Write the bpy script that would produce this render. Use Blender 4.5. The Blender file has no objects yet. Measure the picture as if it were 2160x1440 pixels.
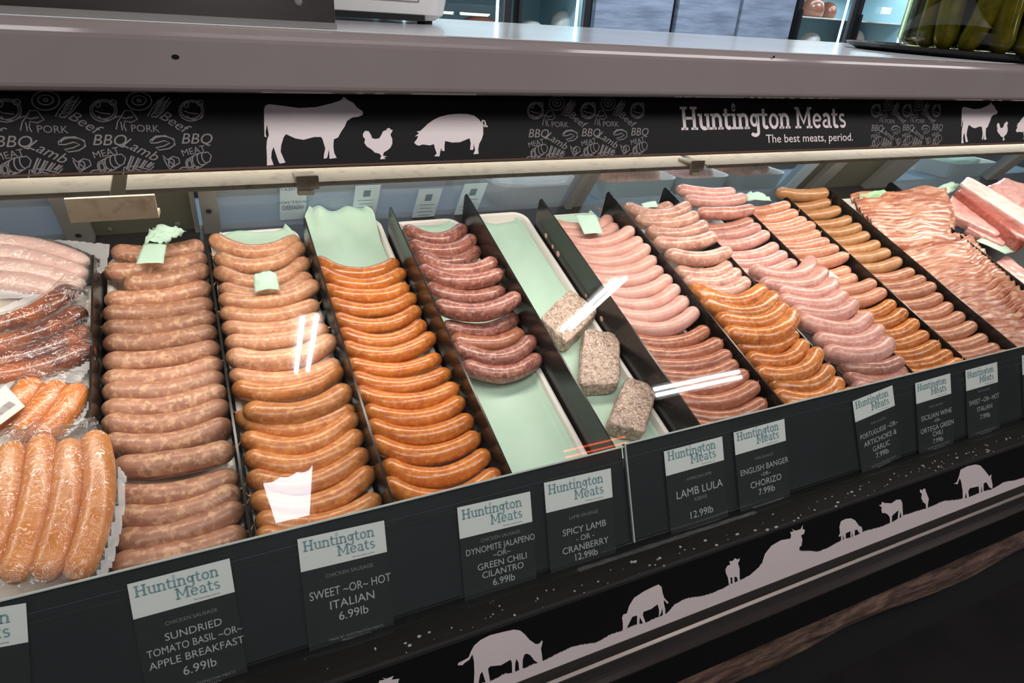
import bpy, math, random
import numpy as np
from mathutils import Vector, Matrix, noise
random.seed(7)
S = bpy.context.scene
COL = S.collection
# ---------------------------------------------------------------- camera, world, lights
EYE = np.array([0.0, 0.0, 1.38])
F = 1366.6
RC = np.array([[0.90569, -0.41899, 0.06456], [-0.14208, -0.44348, -0.88495], [0.39942, 0.79232, -0.46119]])  # rows: right, down, forward
cd = bpy.data.cameras.new('camera'); cam = bpy.data.objects.new('camera', cd); COL.objects.link(cam)
cd.sensor_width = 36; cd.lens = F / 2160 * 36; cd.clip_start = 0.02; cd.clip_end = 60
cam.matrix_world = Matrix(((RC[0, 0], -RC[1, 0], -RC[2, 0], EYE[0]), (RC[0, 1], -RC[1, 1], -RC[2, 1], EYE[1]),
                           (RC[0, 2], -RC[1, 2], -RC[2, 2], EYE[2]), (0, 0, 0, 1)))
S.camera = cam
S.view_settings.view_transform = 'Standard'; S.view_settings.look = 'None'
S.view_settings.gamma = 1; S.view_settings.use_curve_mapping = False
S.view_settings.exposure = 0.0
wd = bpy.data.worlds.new('world'); S.world = wd; wd.use_nodes = True
wd.node_tree.nodes['Background'].inputs[0].default_value = (0.55, 0.6, 0.68, 1)
wd.node_tree.nodes['Background'].inputs[1].default_value = 0.05

def area(name, loc, size, energy, color, rot=(0, 0, 0)):
    l = bpy.data.lights.new(name, 'AREA'); l.shape = 'RECTANGLE'; l.size, l.size_y = size
    l.energy = energy; l.color = color
    o = bpy.data.objects.new(name, l); COL.objects.link(o)
    o.location = (loc[0], loc[1], loc[2] + 1.38); o.rotation_euler = rot
    return o
# the lamps inside the case under its top, then added unseen fill lights over the counter front and the back room
area('case_lamp', (0.9, 0.93, -0.125), (4.2, 0.06), 16.5, (1.0, 0.925, 0.83), (math.radians(27), 0, 0))
for lx, ly in ((-0.9, -.9), (0.57, -.3), (2.1, -.7), (3.6, -.4)):
    area('ceiling_fill', (lx, ly, 1.19), (1.22, 0.6), 20, (1.0, 0.955, 0.94))
for lx in (0.6, 2.9, 5.2):
    area('back_room_fill', (lx, 2.9, 1.2), (1.22, 0.25), 60, (0.85, 0.93, 1.0))

# ---------------------------------------------------------------- helpers
def ray(x, y):
    return RC.T @ np.array([(x - 1080) / F, (y - 720) / F, 1.0])
def on_plane(px, P, n):
    d = ray(*px); return d * ((n @ P) / (n @ d))
def on_y(px, Y):
    d = ray(*px); return d * (Y / d[1])
def on_z(px, Z):
    d = ray(*px); return d * (Z / d[2])
A = math.radians(18.9)
TU = np.array([0, math.cos(A), math.sin(A)])        # up the sloping trays
TN = np.array([0, -math.sin(A), math.cos(A)])
T0 = np.array([0, 0.64, -0.592])                    # front end of the divider tops
def tp(px, off=0.0):
    return on_plane(px, T0 + TN * off, TN)
def tl(X, v, w):                                    # tray coordinates: along the case, up the slope, off the divider tops
    return np.array([X, 0, 0]) + T0 + TU * v + TN * w
def tv(p): return float((p - T0) @ TU)
GA = math.radians(23.85)
GU = np.array([0, math.sin(GA), math.cos(GA)])      # up the leaning glass
GN = np.array([0, -math.cos(GA), math.sin(GA)])     # out of it, to the customer
G0 = np.array([0, 0.60, -0.555])
def gp(px, off=0.0): return on_plane(px, G0 + GN * off, GN)
def gl(X, t, off): return np.array([X, 0, 0]) + G0 + GU * t + GN * off
def gt(p): return float((p - G0) @ GU)
BU = np.array([0, -0.573, 0.8192]); BN = np.array([0, -0.8192, -0.573])   # rear doors lean to the customer
B0 = np.array([0, 1.38, -0.445])
def bp(px, off=0.0): return on_plane(px, B0 + BN * off, BN)
def bl(X, t, off): return np.array([X, 0, 0]) + B0 + BU * t + BN * off

def W(p): return (float(p[0]), float(p[1]), float(p[2]) + 1.38)
def tag(o, label=None, cat=None, group=None, kind=None):
    if label: o['label'] = label
    if cat: o['category'] = cat
    if group: o['group'] = group
    if kind: o['kind'] = kind
    return o
def empty(name, loc, label, cat, group=None, kind=None):
    o = bpy.data.objects.new(name, None); COL.objects.link(o); o.location = W(loc); o.empty_display_size = 0.02
    return tag(o, label, cat, group, kind)
class MB:
    """collects shapes given in eye coordinates, links them as one mesh object"""
    def __init__(s): s.v = []; s.f = []; s.m = []
    def add(s, vs, fs, mi=0):
        b = len(s.v); s.v += [tuple(map(float, p)) for p in vs]; s.f += [[i + b for i in f] for f in fs]; s.m += [mi] * len(fs)
    def box(s, lo, hi, frame=None, mi=0):
        vs = [np.array([x, y, z]) for x in (lo[0], hi[0]) for y in (lo[1], hi[1]) for z in (lo[2], hi[2])]
        if frame is not None:
            O, a, b, c = frame; vs = [O + a * p[0] + b * p[1] + c * p[2] for p in vs]
        s.add(vs, [(0, 1, 3, 2), (4, 6, 7, 5), (0, 4, 5, 1), (2, 3, 7, 6), (0, 2, 6, 4), (1, 5, 7, 3)], mi)
    def loft(s, rings, mi=0, cap=True):
        n = len(rings[0]); vs = [p for r in rings for p in r]; fs = []
        for i in range(len(rings) - 1):
            for j in range(n):
                k = (j + 1) % n; fs.append((i * n + j, i * n + k, (i + 1) * n + k, (i + 1) * n + j))
        if cap: fs += [tuple(range(n - 1, -1, -1)), tuple((len(rings) - 1) * n + j for j in range(n))]
        s.add(vs, fs, mi)
    def prism(s, pts, d, mi=0):                       # polygon of 3-D points pushed by vector d
        n = len(pts); vs = list(pts) + [p + d for p in pts]
        fs = [tuple(range(n)), tuple(range(2 * n - 1, n - 1, -1))] + [(j, j + n, (j + 1) % n + n, (j + 1) % n) for j in range(n)]
        s.add(vs, fs, mi)
    def profile(s, pts, x0, x1, mi=0):                # closed (y, z) profile run along x
        s.prism([np.array([x0, p[0], p[1]]) for p in pts], np.array([x1 - x0, 0, 0]), mi)
    def build(s, name, mat, parent=None, smooth=False, bevel=0, org=None, sub=0, fix=True):
        if not s.v: return None
        if org is None: org = np.mean(np.array(s.v), axis=0)
        me = bpy.data.meshes.new(name); base = W(org)
        me.from_pydata([(v[0] - org[0], v[1] - org[1], v[2] - org[2]) for v in s.v], [], s.f)
        for m_ in (mat if isinstance(mat, (list, tuple)) else [mat]): me.materials.append(m_)
        me.polygons.foreach_set('material_index', s.m)
        if smooth: me.polygons.foreach_set('use_smooth', [True] * len(me.polygons))
        if fix:
            import bmesh
            bm = bmesh.new(); bm.from_mesh(me); bmesh.ops.recalc_face_normals(bm, faces=bm.faces); bm.to_mesh(me); bm.free()
        o = bpy.data.objects.new(name, me); COL.objects.link(o)
        if parent is not None:
            o.parent = parent
            pw = Vector((0, 0, 0)); q = parent
            while q is not None: pw += Vector(q.location); q = q.parent
            o.location = Vector(base) - pw
        else: o.location = base
        if bevel:
            b = o.modifiers.new('bevel', 'BEVEL'); b.width = bevel; b.segments = 2; b.limit_method = 'ANGLE'
        if sub:
            b = o.modifiers.new('sub', 'SUBSURF'); b.levels = sub; b.render_levels = sub
        return o

# ---------------------------------------------------------------- materials
def srgb(r, g, b):
    return tuple(((c / 255) / 12.92 if c <= 10.3 else ((c / 255 + 0.055) / 1.055) ** 2.4) for c in (r, g, b))
def mat(name, rgb=(200, 200, 200), rough=0.5, metal=0.0, lin=None, spec=0.5, coat=0.0):
    m = bpy.data.materials.new(name); m.use_nodes = True
    b = m.node_tree.nodes['Principled BSDF']
    b.inputs['Base Color'].default_value = (*(lin or srgb(*rgb)), 1); b.inputs['Roughness'].default_value = rough
    b.inputs['Metallic'].default_value = metal; b.inputs['Specular IOR Level'].default_value = spec
    b.inputs['Coat Weight'].default_value = coat
    return m
def nd(m, t, **kw):
    n = m.node_tree.nodes.new(t)
    for k, v in kw.items(): setattr(n, k, v)
    return n
def lk(m, a, b): m.node_tree.links.new(a, b)
def ramp(m, fac, stops):
    r = nd(m, 'ShaderNodeValToRGB'); e = r.color_ramp.elements
    while len(e) < len(stops): e.new(0.5)
    for el, (p, c) in zip(e, stops): el.position = p; el.color = (*c, 1)
    lk(m, fac, r.inputs[0]); return r.outputs[0]
def coords(m, rand=True, scale=(1, 1, 1)):
    tc = nd(m, 'ShaderNodeTexCoord'); out = tc.outputs['Object']
    if rand:
        oi = nd(m, 'ShaderNodeObjectInfo'); ad = nd(m, 'ShaderNodeVectorMath', operation='ADD')
        mu = nd(m, 'ShaderNodeMath', operation='MULTIPLY'); mu.inputs[1].default_value = 7.3; lk(m, oi.outputs['Random'], mu.inputs[0])
        lk(m, out, ad.inputs[0]); lk(m, mu.outputs[0], ad.inputs[1]); out = ad.outputs[0]
    mp = nd(m, 'ShaderNodeMapping'); mp.inputs['Scale'].default_value = scale; lk(m, out, mp.inputs[0])
    return mp.outputs[0]
def noise_tex(m, vec, scale, detail=3, rough=0.6, dist=0.0):
    n = nd(m, 'ShaderNodeTexNoise'); n.inputs['Scale'].default_value = scale; n.inputs['Detail'].default_value = detail
    n.inputs['Roughness'].default_value = rough; n.inputs['Distortion'].default_value = dist; lk(m, vec, n.inputs['Vector']); return n.outputs['Fac']
def mixc(m, fac, a, b, mode='MIX'):
    x = nd(m, 'ShaderNodeMix', data_type='RGBA', blend_type=mode)
    for s_, v in ((x.inputs[0], fac), (x.inputs[6], a), (x.inputs[7], b)):
        if hasattr(v, 'is_output'): lk(m, v, s_)
        elif isinstance(v, tuple): s_.default_value = (*v, 1)
        else: s_.default_value = v
    return x.outputs[2]
def bump(m, h, strength, dist=0.001):
    b = nd(m, 'ShaderNodeBump'); b.inputs['Strength'].default_value = strength; b.inputs['Distance'].default_value = dist
    lk(m, h, b.inputs['Height']); lk(m, b.outputs[0], m.node_tree.nodes['Principled BSDF'].inputs['Normal'])
def meat(name, base, fleck, dark, rough=0.32, fl=0.5, scale=1.0, coat=0.25, var=0.12, alt=None):
    """sausage meat in its casing: fat flecks, darker blotches, each one slightly its own tone"""
    m = mat(name, base, rough, coat=coat); b = m.node_tree.nodes['Principled BSDF']
    v = coords(m)
    f1 = noise_tex(m, v, 150 * scale, 3, 0.6, 0.1); f2 = noise_tex(m, v, 60 * scale, 4, 0.65, 0.2); f3 = noise_tex(m, v, 18, 2)
    B, Fk, D = srgb(*base), srgb(*fleck), srgb(*dark)
    c = mixc(m, ramp(m, f2, [(0.44, (0, 0, 0)), (0.66, (0.85, 0.85, 0.85))]), B, D)
    c = mixc(m, ramp(m, f1, [(0.50, (0, 0, 0)), (0.62, (fl, fl, fl))]), c, Fk)
    if alt: c = mixc(m, ramp(m, f3, [(0.45, (0, 0, 0)), (0.62, (1, 1, 1))]), c, srgb(*alt))
    oi = nd(m, 'ShaderNodeObjectInfo'); hs = nd(m, 'ShaderNodeHueSaturation')
    mr = nd(m, 'ShaderNodeMapRange'); mr.inputs[3].default_value = 1 - var; mr.inputs[4].default_value = 1 + var
    lk(m, oi.outputs['Random'], mr.inputs[0]); lk(m, mr.outputs[0], hs.inputs['Value']); lk(m, c, hs.inputs['Color'])
    lk(m, hs.outputs[0], b.inputs['Base Color'])
    b.inputs['Coat Roughness'].default_value = 0.18
    b.inputs['Subsurface Weight'].default_value = 0.08; b.inputs['Subsurface Scale'].default_value = 0.004
    b.inputs['Subsurface Radius'].default_value = (1, 0.4, 0.25)
    bump(m, f2, 0.55, 0.0016)
    return m
def schlick_glass(name, tint=(1, 1, 1), base=0.045, rough=0.0, haze=0.0, hazec=(0.5, 0.5, 0.5), wr=None):
    """thin clear sheet: reflects by angle, lets light straight through"""
    m = bpy.data.materials.new(name); m.use_nodes = True; nt = m.node_tree; nt.nodes.clear()
    out = nd(m, 'ShaderNodeOutputMaterial'); tr = nd(m, 'ShaderNodeBsdfTransparent'); gl_ = nd(m, 'ShaderNodeBsdfGlossy')
    tr.inputs[0].default_value = (*tint, 1); gl_.inputs['Roughness'].default_value = rough
    lw = nd(m, 'ShaderNodeLayerWeight'); lw.inputs['Blend'].default_value = 0.5
    pw = nd(m, 'ShaderNodeMath', operation='POWER'); pw.inputs[1].default_value = 5; lk(m, lw.outputs['Facing'], pw.inputs[0])
    ma = nd(m, 'ShaderNodeMath', operation='MULTIPLY_ADD'); ma.inputs[1].default_value = 1 - base; ma.inputs[2].default_value = base; lk(m, pw.outputs[0], ma.inputs[0])
    mx = nd(m, 'ShaderNodeMixShader'); lk(m, ma.outputs[0], mx.inputs[0]); lk(m, tr.outputs[0], mx.inputs[1]); lk(m, gl_.outputs[0], mx.inputs[2])
    res = mx.outputs[0]
    if haze:
        df = nd(m, 'ShaderNodeBsdfDiffuse'); df.inputs[0].default_value = (*hazec, 1)
        m2 = nd(m, 'ShaderNodeMixShader'); m2.inputs[0].default_value = haze
        lk(m, res, m2.inputs[1]); lk(m, df.outputs[0], m2.inputs[2]); res = m2.outputs[0]
    if wr:
        v = coords(m, False); h = noise_tex(m, v, wr[0], 3, 0.6, 1.0)
        b = nd(m, 'ShaderNodeBump'); b.inputs['Strength'].default_value = wr[1]; b.inputs['Distance'].default_value = 0.008
        lk(m, h, b.inputs['Height']); lk(m, b.outputs[0], gl_.inputs['Normal'])
    lk(m, res, out.inputs[0]); return m
def emit(name, rgb, strength):
    m = bpy.data.materials.new(name); m.use_nodes = True; nt = m.node_tree; nt.nodes.clear()
    out = nd(m, 'ShaderNodeOutputMaterial'); e = nd(m, 'ShaderNodeEmission')
    e.inputs[0].default_value = (*rgb, 1); e.inputs[1].default_value = strength; lk(m, e.outputs[0], out.inputs[0]); return m
def brushed(name, rgb, rough=0.35, axis=(1, 60, 60)):
    m = mat(name, rgb, rough, 0.9); v = coords(m, False, axis); h = noise_tex(m, v, 6, 4)
    b = m.node_tree.nodes['Principled BSDF']
    mr = nd(m, 'ShaderNodeMapRange'); mr.inputs[3].default_value = rough - 0.08; mr.inputs[4].default_value = rough + 0.12; lk(m, h, mr.inputs[0]); lk(m, mr.outputs[0], b.inputs['Roughness'])
    return m
def speckle(name, rgb, rgb2, scale, lo, hi, rough=0.5, spec=0.5, stretch=(1, 1, 1), b_=0.0):
    m = mat(name, rgb, rough, spec=spec); v = coords(m, False, stretch); f = noise_tex(m, v, scale, 4, 0.65)
    lk(m, ramp(m, f, [(lo, srgb(*rgb)), (hi, srgb(*rgb2))]), m.node_tree.nodes['Principled BSDF'].inputs['Base Color'])
    if b_: bump(m, f, b_, 0.002)
    return m
M = {}
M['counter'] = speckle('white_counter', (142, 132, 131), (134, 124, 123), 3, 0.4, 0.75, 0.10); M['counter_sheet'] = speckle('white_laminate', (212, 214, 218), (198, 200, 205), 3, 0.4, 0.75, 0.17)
M['black'] = mat('black_panel', (22, 21, 23), 0.5, spec=0.12)
M['print_white'] = mat('white_print', (226, 212, 213), 0.5)
M['doodle'] = mat('chalk_print', (125, 118, 118), 0.6)
M['ledge'] = speckle('cream_metal', (176, 166, 145), (136, 120, 98), 40, 0.52, 0.75, 0.5, stretch=(1, 1, 1))
M['steel'] = mat('brushed_steel', (138, 136, 132), 0.4, 0.35)
M['steel_dark'] = brushed('dark_steel', (96, 88, 84), 0.3)
M['alu'] = brushed('aluminium', (104, 97, 93), 0.36)
M['olive'] = mat('olive_steel', (104, 102, 88), 0.4, 0.25)
M['tray'] = mat('white_plastic', (232, 226, 218), 0.35)
M['divider'] = speckle('black_acrylic', (30, 27, 25), (66, 62, 54), 55, 0.58, 0.8, 0.22)
M['paper'] = speckle('green_paper', (190, 216, 197), (181, 209, 188), 14, 0.35, 0.7, 0.6)
M['paper_dark'] = mat('green_butcher_paper', (168, 208, 165), 0.6)
M['glass'] = schlick_glass('clear_glass', (0.985, 0.995, 0.99), 0.05)
M['acrylic'] = schlick_glass('clear_acrylic', (0.985, 0.995, 0.995), 0.03, 0.03, 0.007, (0.6, 0.66, 0.68))
M['acrylic_edge'] = mat('acrylic_edge', (190, 200, 195), 0.3)
M['film'] = schlick_glass('vacuum_film', (0.985, 0.98, 0.97), 0.10, 0.10, 0.03, (0.85, 0.82, 0.8), (52, 1.0))
M['film_rim'] = schlick_glass('vacuum_film_edge', (0.9, 0.9, 0.9), 0.09, 0.1, 0.38, (0.8, 0.79, 0.8), (60, 0.8))
M['pane'] = schlick_glass('rear_pane', (0.82, 0.87, 0.92), 0.06, 0.08, 0.35, (0.42, 0.45, 0.48))
M['pane_clear'] = schlick_glass('rear_pane_clear', (0.85, 0.92, 0.95), 0.05, 0.05, 0.07, (0.45, 0.52, 0.58))
M['insert'] = speckle('dark_insert', (13, 16, 18), (21, 25, 27), 4, .4, .7, .5); M['void'] = mat('dark_void', (16, 18, 20), 0.8)
M['deck'] = mat('dark_deck', (34, 32, 32), 0.5)
M['grime'] = speckle('grimy_black', (17, 16, 15), (140, 135, 125), 90, 0.70, 0.80, 0.5, 0.25, stretch=(1, 1, 1))
M['stone'] = speckle('rough_stone', (74, 54, 47), (150, 118, 103), 14, 0.4, 0.7, 0.8, stretch=(1, 2, 4), b_=1.0)
M['floor'] = speckle('dark_floor', (15, 14, 14), (24, 21, 20), 5, 0.4, 0.7, 0.6, .2)
M['wall'] = mat('grey_wall', (92, 90, 92), 0.8)
M['ceil'] = mat('ceiling_paint', (120, 118, 120), 0.8)
M['tube'] = emit('lamp_tube', (0.97, 0.98, 1.0), 22)
M['card_white'] = mat('tag_white', (232, 232, 228), 0.5)
M['card_black'] = mat('tag_black', (27, 29, 30), 0.5)
M['tag_text'] = mat('tag_lettering', (184, 184, 180), 0.5)
M['tag_small'] = mat('tag_small_lettering', (130, 132, 132), 0.5)
M['logo'] = mat('logo_teal', (132, 160, 166), 0.5)
# sausages
M['s_tan'] = meat('tan_sausage', (182, 130, 104), (222, 178, 140), (152, 102, 80), 0.42, 0.7, 0.7, 0.12)
M['s_pale'] = meat('pale_tan_sausage', (208, 150, 112), (232, 188, 146), (182, 118, 88), 0.34, 0.6, 0.8, 0.25)
M['s_gold'] = meat('golden_sausage', (200, 128, 72), (228, 170, 104), (172, 98, 56), 0.3, 0.55, 0.8, 0.35)
M['s_orange'] = meat('orange_sausage', (202, 118, 52), (230, 158, 84), (176, 90, 40), 0.24, 0.5, 0.8, 0.45)
M['s_lamb'] = meat('lamb_sausage', (162, 102, 86), (204, 152, 134), (120, 62, 58), 0.28, 0.65, 0.9, 0.4)
M['s_pink'] = meat('pink_sausage', (208, 160, 148), (224, 180, 164), (198, 138, 124), 0.36, 0.3, 0.6, 0.2, 0.05)
M['s_brown'] = meat('brown_sausage', (172, 108, 82), (206, 148, 118), (142, 80, 60), 0.28, 0.5, 0.8, 0.4)
M['s_banger'] = meat('banger_sausage', (198, 150, 132), (222, 184, 166), (160, 104, 88), 0.3, 0.6, 0.7, 0.35)
M['s_chorizo'] = meat('chorizo_sausage', (196, 118, 58), (226, 160, 96), (160, 82, 40), 0.24, 0.55, 0.8, 0.45)
M['s_rose'] = meat('rose_sausage', (206, 150, 138), (226, 184, 172), (182, 122, 110), 0.32, 0.5, 0.8, 0.3)
M['s_peach'] = meat('peach_sausage', (210, 146, 118), (228, 182, 154), (194, 120, 88), 0.3, 0.5, 0.8, 0.3)
M['s_mustard'] = meat('mustard_sausage', (182, 130, 84), (204, 156, 110), (160, 106, 66), 0.34, 0.4, 0.7, 0.25, 0.07)
M['s_fawn'] = meat('fawn_sausage', (184, 124, 94), (212, 160, 128), (160, 98, 74), 0.3, 0.5, 0.8, 0.3)
M['s_white'] = meat('white_sausage', (216, 180, 172), (228, 198, 190), (204, 162, 154), 0.35, 0.25, 0.5, 0.25, 0.03)
M['s_smoked'] = meat('smoked_sausage', (104, 36, 14), (150, 70, 26), (66, 20, 12), 0.22, 0.35, 0.6, 0.4, 0.1, alt=(176, 88, 26))
M['s_amber'] = meat('amber_sausage', (222, 126, 14), (228, 148, 50), (200, 106, 18), 0.25, 0.3, 0.6, 0.3, 0.04)
M['s_peachy'] = meat('pale_orange_sausage', (218, 138, 58), (226, 160, 88), (200, 118, 44), 0.26, 0.3, 0.6, 0.3, 0.04)
M['casing'] = mat('casing_skin', (206, 150, 120), 0.35)

# ---------------------------------------------------------------- setting
def setting(name, lo, hi, m, **kw):
    b = MB(); b.box(lo, hi); o = b.build(name, m); return tag(o, kind='structure', **kw)
setting('floor', (-4, -4.7, -1.43), (9, 4.9, -1.38), M['floor'], label='dark shop floor')
setting('ceiling', (-4, -4.7, 1.26), (9, 4.9, 1.31), M['ceil'])
setting('wall_back', (-4, 4.9, -1.38), (9, 5.0, 1.26), M['wall'])
setting('wall_front', (-4, -4.8, -1.38), (9, -4.7, 1.26), M['wall'])
setting('wall_left', (-4.1, -4.7, -1.38), (-4, 4.9, 1.26), M['wall'])
setting('wall_right', (9, -4.7, -1.38), (9.1, 4.9, 1.26), M['wall'])
# ---------------------------------------------------------------- flat print: lettering, strokes, silhouettes
_tc = {}
def text_poly(s, bold=0.0, shear=0.0):
    key = (s, bold, shear)
    if key not in _tc:
        c = bpy.data.curves.new('lettering', 'FONT'); c.body = s; c.size = 1; c.offset = bold; c.shear = shear; c.resolution_u = 3
        o = bpy.data.objects.new('lettering', c); me = o.to_mesh()
        vs = np.array([v.co[:2] for v in me.vertices]); fs = [list(p.vertices) for p in me.polygons]
        o.to_mesh_clear(); bpy.data.objects.remove(o); bpy.data.curves.remove(c)
        _tc[key] = (vs, fs)
    return _tc[key]
class Sheet:
    """a flat printed plane: u along, v up, n towards the reader"""
    def __init__(s, O, U, V, N): s.O, s.U, s.V, s.N = O, U, V, N
    def p(s, u, v, n=0.0): return s.O + s.U * u + s.V * v + s.N * n
    def text(s, mb, body, u, v, cap, rot=0.0, bold=0.0, shear=0.0, align='c', width=None, n=0.0004, fit=None, mirror=False):
        vs, fs = text_poly(body, bold, shear)
        if not len(vs): return
        k = cap / 0.70; lo, hi = vs[:, 0].min(), vs[:, 0].max(); sx = k
        if width: sx = width / (hi - lo)
        elif fit and (hi - lo) * k > fit: sx = fit / (hi - lo)
        if mirror: sx = -sx
        off = {'c': (lo + hi) / 2, 'l': lo, 'r': hi}[align]
        c_, s_ = math.cos(rot), math.sin(rot); out = []
        for x, y in vs:
            x, y = (x - off) * sx, y * k - cap / 2
            out.append(s.p(u + x * c_ - y * s_, v + x * s_ + y * c_, n))
        mb.add(out, fs)
    def stroke(s, mb, pts, w, n=0.0004):
        P = [np.array(q, float) for q in pts]; L = []; Rr = []
        for i in range(len(P)):
            d = P[min(i + 1, len(P) - 1)] - P[max(i - 1, 0)]; d = d / (np.linalg.norm(d) + 1e-9); m_ = np.array([-d[1], d[0]]) * w / 2
            L.append(P[i] + m_); Rr.append(P[i] - m_)
        vs = [s.p(*q, n) for q in L] + [s.p(*q, n) for q in Rr]; k = len(P)
        mb.add(vs, [(i, i + 1, k + i + 1, k + i) for i in range(k - 1)])
    def poly(s, mb, pts, n=0.0004):
        from mathutils.geometry import tessellate_polygon
        vs = [s.p(q[0], q[1], n) for q in pts]
        tris = tessellate_polygon([[Vector((q[0], q[1], 0)) for q in pts]])
        mb.add(vs, [tuple(t) for t in tris])
def arc(cx, cy, rx, ry, a0, a1, k=14):
    return [(cx + rx * math.cos(math.radians(a0 + (a1 - a0) * i / k)), cy + ry * math.sin(math.radians(a0 + (a1 - a0) * i / k))) for i in range(k + 1)]
def slab_word(sh, mb, word, u, v, xh, w=0.2, n=0.0004):
    """slab-serif lettering drawn as strokes; u, v is the left end of the base line, xh the x height; returns the width"""
    x = 0.0; sw = 0.15
    def st(pts, ww=w): sh.stroke(mb, [(u + (x + a) * xh, v + b * xh) for a, b in pts], ww * xh, n)
    def sf(cx, y, half=0.27): st([(cx - half, y), (cx + half, y)], sw)
    for ch in word:
        if ch == 'H':
            for c in (0.27, 1.05): st([(c, 0), (c, 1.42)], 0.24); sf(c, .075); sf(c, 1.345)
            st([(.27, .72), (1.05, .72)], .17); adv = 1.36
        elif ch == 'M':
            for c in (0.27, 1.33): st([(c, 0), (c, 1.42)], 0.22); sf(c, .075)
            st([(.27, 1.38), (.8, .35), (1.33, 1.38)], .22); sf(.2, 1.345, .2); sf(1.4, 1.345, .2); adv = 1.64
        elif ch == 'u':
            st([(.22, 1), (.22, .38)] + arc(.48, .36, .26, .28, 180, 300, 8)); st([(.78, 1), (.78, 0)]); sf(.14, .925, .16); sf(.7, .925, .16); sf(.88, .075, .16); adv = 1.02
        elif ch == 'n':
            st([(.22, 0), (.22, 1)]); st(arc(.5, .62, .29, .3, 150, 0, 8) + [(.79, 0)]); sf(.22, .075, .22); sf(.79, .075, .22); sf(.14, .925, .16); adv = 1.02
        elif ch == 't':
            st([(.25, 1.3), (.25, .3)] + arc(.45, .3, .2, .21, 180, 320, 7)); sf(.3, .925, .3); adv = .68
        elif ch == 'i':
            st([(.25, 0), (.25, 1)]); sf(.25, .075, .24); sf(.15, .925, .17); adv = .52
            for q in ([(.12, 1.22), (.17, 1.45), (.33, 1.45), (.38, 1.22), (.12, 1.22)], [(.1, 1.48), (.25, 1.6), (.4, 1.48)], [(.25, 1.6), (.25, 1.68)], [(.18, 1.16), (.32, 1.16)]): st(q, .05)
        elif ch == 'g':
            st(arc(.42, .58, .26, .34, 0, 360, 18), .2); st([(.74, 1), (.74, -.2)] + arc(.44, -.2, .3, .2, 0, -160, 9)); sf(.86, .925, .14); adv = 1.0
        elif ch == 'o':
            st(arc(.47, .5, .33, .42, 0, 360, 20), .21); adv = .95
        elif ch == 'e':
            st([(.14, .52), (.78, .52)], .14); st(arc(.46, .5, .33, .42, 8, 320, 18), .2); adv = .92
        elif ch == 'a':
            st([(.16, .8)] + arc(.42, .66, .27, .27, 120, 0, 8) + [(.69, 0)]); st(arc(.42, .3, .28, .22, 80, 330, 12), .17); sf(.79, .075, .15); adv = .96
        elif ch == 's':
            st(arc(.38, .72, .22, .2, 30, 250, 10) + arc(.4, .28, .24, .2, 80, -150, 10), .18); adv = .76
        else: adv = .45
        x += adv
    return x * xh
def slab_width(word):
    return sum({'H': 1.36, 'M': 1.64, 'u': 1.02, 'n': 1.02, 't': .68, 'i': .52, 'g': 1.0, 'o': .95, 'e': .92, 'a': .96, 's': .76}.get(c, .45) for c in word)

# ---------------------------------------------------------------- the display case
XL, XR = -0.9, 3.1
case = empty('display_case', (1.1, 0.9, -1.38), 'long refrigerated meat counter with slanted glass front and white top', 'display case')
def arc_yz(cy, cz, r, a0, a1, k=6): return [(cy + r * math.cos(math.radians(a0 + (a1 - a0) * i / k)), cz + r * math.sin(math.radians(a0 + (a1 - a0) * i / k))) for i in range(k + 1)]
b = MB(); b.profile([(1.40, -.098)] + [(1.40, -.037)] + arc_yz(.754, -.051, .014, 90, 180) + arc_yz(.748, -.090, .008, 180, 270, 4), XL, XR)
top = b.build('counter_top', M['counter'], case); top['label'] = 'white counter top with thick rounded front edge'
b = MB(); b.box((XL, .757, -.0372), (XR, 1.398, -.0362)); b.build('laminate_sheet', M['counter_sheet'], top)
for px, r in (((370, 120), .0022), ((1633, 120), .0016)):
    p = on_y(px, .7395); b = MB(); b.prism([p + np.array([math.cos(a) * r * (1.6 if r > .002 else 1), 0, math.sin(a) * r]) for a in np.linspace(0, 6.28, 9)[:-1]], np.array([0, .001, 0])); b.build('chip', M['black'], top)
SO = np.array([0, .758, -.1745])
b = MB(); b.box((XL, 0, -.02), (XR, .105, 0), (SO, np.array([1., 0, 0]), GU, GN)); sign = b.build('sign_band', M['black'], case); sign['label'] = 'black printed sign band under the counter top'
b = MB(); b.box((XL, .757, -.1765), (XR, .781, -.1745)); b.build('trim_strip', mat('copper_edge', (104, 78, 66), 0.6), sign)
SG = Sheet(SO, np.array([1., 0, 0]), GU, GN)
def sp(x, y): p = on_plane((x, y), SO, GN); return (p[0], float((p - SO) @ GU))
def px1(l, ox, oy, k): return [(ox + a / k, oy + c_ / k) for a, c_ in l]
cow = [(557, 230), (560, 223), (567, 220), (587, 222), (630, 228), (667, 226), (700, 218), (718, 212), (725, 204), (730, 208), (737, 213), (745, 217), (753, 227), (765, 235), (765, 242), (757, 246), (743, 248), (732, 255), (727, 267), (720, 277), (713, 290), (704, 294), (703, 310), (705, 323), (710, 333), (695, 335), (694, 315), (690, 333), (683, 335), (683, 328), (686, 313), (680, 293), (677, 289), (663, 289), (640, 295), (623, 292), (603, 283), (598, 290), (593, 307), (592, 320), (602, 343), (590, 345), (587, 340), (577, 310), (573, 320), (572, 333), (577, 348), (563, 349), (563, 333), (562, 310), (563, 296), (567, 285), (563, 262), (560, 280), (562, 290), (558, 288), (557, 260)]
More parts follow.
